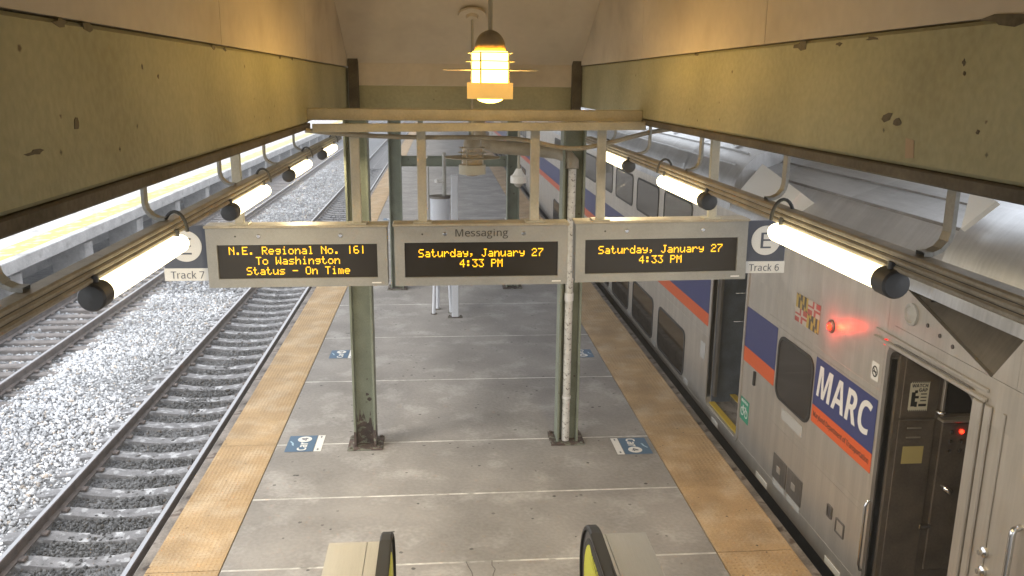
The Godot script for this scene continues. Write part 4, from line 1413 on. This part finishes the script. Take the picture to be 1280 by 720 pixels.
	for q in [[-5.08, -4.98, 0.03], [-4.97, -4.90, 0.018], [-4.80, -4.77, 0.01]]:
		b = MB.new()
		b.span(-q[2], 0.0, 0.0, 2.12, q[0] + 0.1, q[1] + 0.1, 0.008)
		obj("door_pillar", b, mats.stainless, c)

# recessed doorway with a vestibule; the bulkhead that faces along the train carries the fittings
func doorway(c, z0: float, z1: float, top: float, m, far: bool):
	var d := MB.new()
	var outl := rr(z0, -0.02, z1, top, 0.09, 5)
	var big := rr(z0 - 0.05, -0.07, z1 + 0.05, top + 0.05, 0.12, 5)
	d.ring("x", big, outl, -0.014, 0.06)
	var fr = obj("door_frame", d, mats.dark_steel if not far else mats.stainless, c)
	# vestibule shell
	var v := MB.new()
	v.span(0.05, 1.9, -0.05, 0.0, z0 - 0.05, z1 + 0.05)
	obj("vestibule_floor", v, mats.edge_concrete, c)
	v = MB.new()
	v.span(0.05, 1.9, top + 0.02, top + 0.06, z0 - 0.05, z1 + 0.05)
	obj("vestibule_ceiling", v, mats.cream_panel, c)
	v = MB.new()
	v.span(1.9, 1.95, -0.05, top + 0.06, z0 - 0.05, z1 + 0.05)
	obj("vestibule_back", v, mats.brown_interior, c)
	v = MB.new()
	v.span(0.06, 1.9, 0.0, top + 0.02, z1 + 0.001, z1 + 0.05)
	obj("bulkhead", v, m, c)
	v = MB.new()
	v.span(0.06, 1.9, 0.0, top + 0.02, z0 - 0.05, z0 + 0.03)
	var bh = obj("bulkhead", v, m, c)
	var zb := z0 + 0.03
	if far:
		for y in [0.003, 0.10]:
			v = MB.new()
			var x0 := 0.02 if y < 0.05 else 0.3
			v.span(x0, x0 + 0.08, y, y + 0.012, z0 + 0.05, z1 - 0.05, 0.003)
			obj("step_nosing", v, mats.nosing_yellow, c)
		v = MB.new()
		v.span(0.31, 1.9, 0.001, 0.098, z0 + 0.03, z1, 0.003)
		obj("step", v, mats.dark_steel, c)
		for y in [1.12, 1.5]:
			v = MB.new()
			v.tube([Vector3(0.28, y, zb), Vector3(0.28, y, zb + 0.05), Vector3(0.4, y, zb + 0.05), Vector3(0.4, y, zb)], 0.012, 6)
			obj("door_handle", v, mats.chrome, bh)
		v = MB.new()
		v.span(0.06, 0.1, 0.1, top - 0.02, zb, zb + 0.09, 0.005)
		obj("door_edge", v, mats.dark_steel, c)
	else:
		# lockers, shelf, window, notices seen on the bulkhead
		v = MB.new()
		v.span(0.10, 0.40, 0.08, 1.53, zb, zb + 0.012, 0.004)
		obj("locker_door", v, mats.brown_interior, bh)
		v = MB.new()
		v.span(0.10, 0.40, 1.55, 2.06, zb, zb + 0.012, 0.004)
		obj("locker_door", v, mats.brown_interior, bh)
		v = MB.new()
		v.span(0.43, 0.455, 1.56, 2.06, zb, zb + 0.03, 0.005)
		obj("mullion", v, mats.stainless, bh)
		v = MB.new()
		v.span(0.46, 0.9, 1.58, 2.04, zb, zb + 0.008)
		obj("bulkhead_pane", v, mats.glass, bh)
		v = MB.new()
		v.span(0.42, 0.9, 1.53, 1.55, zb, zb + 0.08, 0.004)
		obj("shelf", v, mats.stainless, bh)
		v = MB.new()
		v.span(0.46, 0.9, 0.2, 1.5, zb, zb + 0.02, 0.006)
		obj("control_panel", v, mats.brown_interior, bh)
		for r in 2:
			for k in 3:
				v = MB.new()
				v.xf = Transform3D(Basis(Vector3.RIGHT, PI / 2), Vector3(0.54 + r * 0.085, 1.43 - k * 0.08, zb + 0.02))
				v.lathe(Vector3.ZERO, [Vector2(0.016, 0), Vector2(0.016, 0.012), Vector2(0, 0.016)], 10)
				obj("push_button", v, mats.red_glow if (r == 1 and k == 0) else mats.chrome, bh)
		v = MB.new()
		v.tube([Vector3(0.41, 1.60, zb), Vector3(0.41, 1.60, zb + 0.05), Vector3(0.44, 1.60, zb + 0.06)], 0.02, 8)
		obj("latch", v, mats.chrome, bh)
		for y in [1.46, 1.38]:
			v = MB.new()
			v.span(0.17, 0.29, y, y + 0.014, zb + 0.012, zb + 0.022, 0.003)
			obj("louvre", v, mats.stainless, bh)
		v = MB.new()
		v.tube([Vector3(0.54, 0.95, zb + 0.02), Vector3(0.54, 0.95, zb + 0.06), Vector3(0.57, 0.93, zb + 0.07)], 0.028, 8)
		obj("door_knob", v, mats.chrome, bh)
		v = MB.new()
		v.span(0.37, 0.47, 0.585, 0.625, zb + 0.021, zb + 0.035, 0.005)
		obj("hasp", v, mats.chrome, bh)
		v = MB.new()
		v.quad(Vector3(0.155, 1.16, zb + 0.014), Vector3(0.33, 1.16, zb + 0.014), Vector3(0.33, 1.31, zb + 0.014), Vector3(0.155, 1.31, zb + 0.014), Vector3(0, 0, 1))
		obj("yellow_notice", v, mats.note_yellow, bh)
		# gap warning poster
		var pim := Image.create(80, 124, false, Image.FORMAT_RGB8)
		pim.fill(Color(0.88, 0.86, 0.78))
		var k0 := Color(0.06, 0.06, 0.05)
		for k in 10:
			pim.fill_rect(Rect2i(k * 8, 0, 4, 5), k0)
			pim.fill_rect(Rect2i(k * 8, 119, 4, 5), k0)
		pim.fill_rect(Rect2i(10, 44, 16, 60), k0)
		pim.fill_rect(Rect2i(26, 60, 14, 10), k0)
		pim.fill_rect(Rect2i(22, 36, 12, 12), k0)
		pim.fill_rect(Rect2i(26, 84, 10, 22), k0)
		for y in [50, 64, 78]: pim.fill_rect(Rect2i(48, y, 24, 4), k0)
		pim.fill_rect(Rect2i(42, 94, 32, 10), k0)
		v = MB.new()
		v.quad(Vector3(0.155, 1.61, zb + 0.014), Vector3(0.315, 1.61, zb + 0.014), Vector3(0.315, 1.855, zb + 0.014), Vector3(0.155, 1.855, zb + 0.014), Vector3(0, 0, 1))
		var po = obj("gap_poster", v, picture(pim), bh)
		lettering("poster_word", "WATCH", 0.13, 0.028, Vector3(0.235, 1.823, zb + 0.0145), Basis(), mats.black_print, po, true)
		lettering("poster_word", "GAP", 0.07, 0.028, Vector3(0.265, 1.786, zb + 0.0145), Basis(), mats.black_print, po, true)

func notice(c, z0: float, z1: float, y0: float, y1: float, kind: String):
	var b := MB.new()
	b.span(-0.004, -0.0005, y0, y1, z0, z1)
	var out := Basis(Vector3(0, 0, 1), Vector3.UP, Vector3(-1, 0, 0))
	var zc := (z0 + z1) / 2
	if kind == "bicycle":
		var n = obj("bicycle_notice", b, mats.decal_green, c)
		var w := MB.new()
		for zz in [zc - 0.06, zc + 0.06]:
			var cir := []
			var ci2 := []
			for k in 20:
				var a := TAU * k / 20
				cir.append(Vector2(zz + cos(a) * 0.05, y0 + 0.105 + sin(a) * 0.05))
				ci2.append(Vector2(zz + cos(a) * 0.038, y0 + 0.105 + sin(a) * 0.038))
			w.ring("x", cir, ci2, -0.006, -0.0045)
		for s in [[Vector2(-0.06, 0.105), Vector2(-0.04, 0.165)], [Vector2(-0.04, 0.165), Vector2(0.05, 0.165)], [Vector2(0.05, 0.165), Vector2(0.06, 0.105)], [Vector2(-0.04, 0.165), Vector2(0.0, 0.105)], [Vector2(0.0, 0.105), Vector2(0.05, 0.165)], [Vector2(-0.05, 0.18), Vector2(-0.02, 0.18)], [Vector2(0.05, 0.165), Vector2(0.04, 0.188)]]:
			var p := Vector2(zc, y0) + (s[0] as Vector2)
			var q := Vector2(zc, y0) + (s[1] as Vector2)
			var nn := (q - p).orthogonal().normalized() * 0.005
			w.prism("x", [p - nn, q - nn, q + nn, p + nn], -0.006, -0.0045)
		obj("bicycle_mark", w, mats.letter_white, n)
		lettering("notice_word", "BICYCLE", 0.2, 0.03, Vector3(-0.0045, y1 - 0.035, zc), out, mats.letter_white, n, true)
	elif kind == "nosmoking":
		var n = obj("smoking_notice", b, mats.letter_white, c)
		var w := MB.new()
		var cir := []
		var ci2 := []
		for k in 20:
			var a := TAU * k / 20
			cir.append(Vector2(zc + cos(a) * 0.042, (y0 + y1) / 2 + sin(a) * 0.048))
			ci2.append(Vector2(zc + cos(a) * 0.030, (y0 + y1) / 2 + sin(a) * 0.035))
		w.ring("x", cir, ci2, -0.006, -0.0045)
		var yc := (y0 + y1) / 2
		w.prism("x", [Vector2(zc - 0.03, yc + 0.026), Vector2(zc - 0.024, yc + 0.032), Vector2(zc + 0.03, yc - 0.026), Vector2(zc + 0.024, yc - 0.032)], -0.006, -0.0045)
		w.prism("x", [Vector2(zc - 0.022, yc - 0.008), Vector2(zc + 0.024, yc - 0.008), Vector2(zc + 0.024, yc + 0.006), Vector2(zc - 0.022, yc + 0.006)], -0.0075, -0.0062)
		obj("smoking_mark", w, mats.black_print, n)
	else:
		obj("car_notice", b, mats.grey_plate, c)

# quartered state emblem: black and gold bars, red and white crosses
func flag(c, z0: float, z1: float, y0: float, y1: float):
	var im := Image.create(64, 64, false, Image.FORMAT_RGB8)
	var gold := lin(0.42, 0.30, 0.06); var blk := lin(0.06, 0.05, 0.04)
	var red := lin(0.38, 0.07, 0.06); var wht := lin(0.45, 0.41, 0.36)
	for y in 64:
		for x in 64:
			var qx := x % 32
			var qy := y % 32
			if (x < 32) == (y < 32):
				var bar := int(qx / 5.4) % 2 == 0
				if qx > qy: bar = not bar
				im.set_pixel(x, y, gold if bar else blk)
			else:
				var arm := absi(qx - 16) < 5 or absi(qy - 16) < 5
				var swap := (qx < 16) == (qy < 16)
				im.set_pixel(x, y, red if (arm == swap) else wht)
	var b := MB.new()
	b.quad(Vector3(-0.003, y0, z0), Vector3(-0.003, y0, z1), Vector3(-0.003, y1, z1), Vector3(-0.003, y1, z0), Vector3(-1, 0, 0))
	obj("state_emblem", b, picture(im), c)

# ---------------------------------------------------------------- small things on the platform
func build_small_things():
	# white square post with flange foot
	var p = thing("sign_post", "slim white square post standing on a bolted foot plate", "post", Vector3(0.24, 0, -14.7))
	bx("shaft", -0.06, 0.06, 0.015, 2.55, -0.04, 0.04, mats.tank_white, p, 0.008)
	bx("foot_plate", -0.13, 0.13, 0.0, 0.015, -0.05, 0.05, mats.rusty_foot, p, 0.003)
	for x in [-0.1, 0.1]:
		var nb := MB.new()
		nb.lathe(Vector3(x, 0.015, 0), [Vector2(0.016, 0), Vector2(0.016, 0.03), Vector2(0, 0.032)], 6)
		obj("anchor_bolt", nb, mats.rusty_foot, p)
	# white tank on splayed legs with fittings on top
	var t = thing("white_tank", "white upright cylindrical tank on splayed legs with fittings on top", "tank", Vector3(-0.01, 0, -15.1))
	var b := MB.new()
	b.lathe(Vector3.ZERO, [Vector2(0, 0.72), Vector2(0.15, 0.74), Vector2(0.18, 0.78), Vector2(0.18, 2.12), Vector2(0.0, 2.12)], 28)
	obj("shell", b, mats.tank_white, t)
	b = MB.new()
	b.lathe(Vector3.ZERO, [Vector2(0.18, 2.10), Vector2(0.19, 2.10), Vector2(0.19, 2.14), Vector2(0.0, 2.14)], 28)
	obj("rim", b, mats.dark_steel, t)
	for a in [0.4, 2.3, 4.4]:
		b = MB.new()
		b.tube([Vector3(cos(a) * 0.16, 0.8, sin(a) * 0.16), Vector3(cos(a) * 0.2, 0.0, sin(a) * 0.2)], 0.032, 8)
		obj("leg", b, mats.tank_white, t)
		b = MB.new()
		b.lathe(Vector3(cos(a) * 0.2, 0, sin(a) * 0.2), [Vector2(0.06, 0), Vector2(0.06, 0.012), Vector2(0, 0.014)], 10)
		obj("foot", b, mats.rusty_foot, t)
	b = MB.new()
	b.tube([Vector3(0.08, 2.13, 0), Vector3(0.08, 2.5, 0), Vector3(0.08, 2.9, 0)], 0.035, 8)
	obj("riser", b, mats.bracket_grey, t)
	b = MB.new()
	b.tube([Vector3(0.08, 2.4, 0), Vector3(0.0, 2.4, 0), Vector3(-0.04, 2.4, 0)], 0.03, 8)
	b.lathe(Vector3(-0.05, 2.36, 0), [Vector2(0, 0), Vector2(0.045, 0.01), Vector2(0.045, 0.07), Vector2(0, 0.08)], 10)
	obj("valve", b, mats.white_paint, t)
	b = MB.new()
	b.tube([Vector3(-0.2, 1.0, 0.02), Vector3(-0.2, 2.2, 0.02), Vector3(-0.2, 2.65, 0.0)], 0.014, 6)
	obj("thin_pipe", b, mats.bracket_grey, t)
	# hanging dome camera
	var d = thing("dome_camera", "small white dome camera hanging on a thin rod near the Track 6 posts", "camera", Vector3(0.94, 2.93, -10.2))
	b = MB.new()
	b.tube([Vector3(0, 0.12, 0), Vector3(0, 1.17, 0)], 0.016, 8)
	obj("rod", b, mats.tan_paint, d)
	b = MB.new()
	b.lathe(Vector3.ZERO, [Vector2(0.09, 0.0), Vector2(0.1, 0.0), Vector2(0.1, 0.08), Vector2(0.07, 0.1), Vector2(0.03, 0.17), Vector2(0, 0.17)], 24)
	obj("housing", b, mats.white_paint, d)
	b = MB.new()
	var pr := []
	for k in 7:
		var a := PI / 2 * k / 6.0
		pr.append(Vector2(sin(a) * 0.055, -cos(a) * 0.055))
	b.lathe(Vector3(0, 0.0, 0), pr, 20)
	obj("dome", b, mats.grey_plate, d)
	# floodlight-like bracket on the far side of the second post
	var c = thing("camera_box", "white box camera on a short arm beside the second Track 7 post", "camera", Vector3(-0.35, 2.75, -16.6))
	bx("body", -0.07, 0.09, 0.12, 0.26, -0.15, 0.15, mats.white_paint, c, 0.015)
	b = MB.new()
	b.tube([Vector3(0, 0.12, 0), Vector3(0.02, 0.0, 0.0), Vector3(0.1, -0.07, 0.0)], 0.025, 8)
	obj("arm", b, mats.white_paint, c)
	b = MB.new()
	b.tube([Vector3(0.0, 0.26, 0), Vector3(0.0, 1.7, 0)], 0.015, 6)
	obj("drop_rod", b, mats.green_paint, c)

# ----------------------------------------------------------------
func _ready():
	# camera
	var cam := Camera3D.new()
	cam.name = "camera"
	add_child(cam)
	var p := deg_to_rad(13.595); var y := deg_to_rad(4.892); var r := deg_to_rad(0.563)
	var f := Vector3(sin(y) * cos(p), -sin(p), -cos(y) * cos(p))
	var rt := Vector3(cos(y), 0, sin(y))
	var up := rt.cross(f)
	var rt2 := rt * cos(r) + up * sin(r)
	var up2 := -rt * sin(r) + up * cos(r)
	cam.transform = Transform3D(Basis(rt2, up2, -f), Vector3(0, 4.1, 0))
	cam.fov = 37.522
	cam.near = 0.05
	cam.far = 2500.0
	cam.current = true
	# sky: even overcast
	var we := WorldEnvironment.new()
	we.name = "world_environment"
	add_child(we)
	var env := Environment.new()
	var sky := Sky.new()
	var sm := ProceduralSkyMaterial.new()
	sm.sky_top_color = Color(0.87, 0.90, 0.94)
	sm.sky_horizon_color = Color(0.96, 0.96, 0.96)
	sm.sky_curve = 0.2
	sm.ground_bottom_color = Color(0.3, 0.3, 0.3)
	sm.ground_horizon_color = Color(0.8, 0.82, 0.85)
	sky.sky_material = sm
	env.background_mode = Environment.BG_SKY
	env.sky = sky
	env.background_energy_multiplier = 1.4
	env.tonemap_mode = Environment.TONE_MAPPER_LINEAR
	env.tonemap_exposure = 2.3
	env.sdfgi_enabled = true
	env.ssao_enabled = true
	env.ssil_enabled = true
	# added fog in place of lens haze, veiling the distant tones
	env.fog_enabled = true
	env.fog_density = 0.005
	env.fog_light_color = Color(0.92, 0.93, 0.95)
	we.environment = env
	# overcast sun
	var sun := DirectionalLight3D.new()
	sun.name = "sun"
	add_child(sun)
	sun.light_energy = 0.3
	sun.light_angular_distance = 14.0
	sun.light_color = Color(1.0, 0.97, 0.92)
	sun.shadow_enabled = true
	sun.rotation = Vector3(deg_to_rad(-48), deg_to_rad(-62), 0)
	TUBE_E = 1.0
	PENDANT_E = 0.62

	make_materials()
	build_ground()
	build_platform()
	build_far_platform()
	build_hall()
	build_track(-4.185, -7.4, -75.0, 0.577, true, "near railway track on concrete ties beside the tan tactile strip")
	build_track(-8.45, -8.0, -75.0, 0.52, false, "far railway track on weathered brown ties below the yellow-edged platform")
	build_stones()
	build_posts()
	build_hall_rails()
	build_raceways()
	pendant(Vector3(0.29, 4.01, -5.0), ceil_y(-5.0), true, "lit amber pendant lamp with wide thin ring hanging in the hall")
	pendant(Vector3(0.315, 3.225, -8.4), ceil_y(-8.4), false, "unlit pendant lamp on a long rod behind the cross tube")
	var pl := MB.new()
	pl.xf = Transform3D(Basis(Vector3.RIGHT, -atan(0.52)), Vector3(0.315, ceil_y(-8.4) - 0.05, -8.4))
	pl.lathe(Vector3.ZERO, [Vector2(0, -0.03), Vector2(0.05, -0.03), Vector2(0.06, 0.0), Vector2(0.13, 0.0), Vector2(0.13, 0.02), Vector2(0, 0.02)], 28)
	tag(obj("ceiling_rose", pl, mats.cream_panel), "round cream ceiling plate holding the long pendant rod", "ceiling plate")
	build_signs()
	build_decals()
	build_escalator()
	build_train()
	build_far_car(-31.6, -57.5, "stainless bi-level train car coupled behind the open-door car")
	build_far_car(-58.1, -84.0, "stainless bi-level train car at the far end of the train")
	build_small_things()
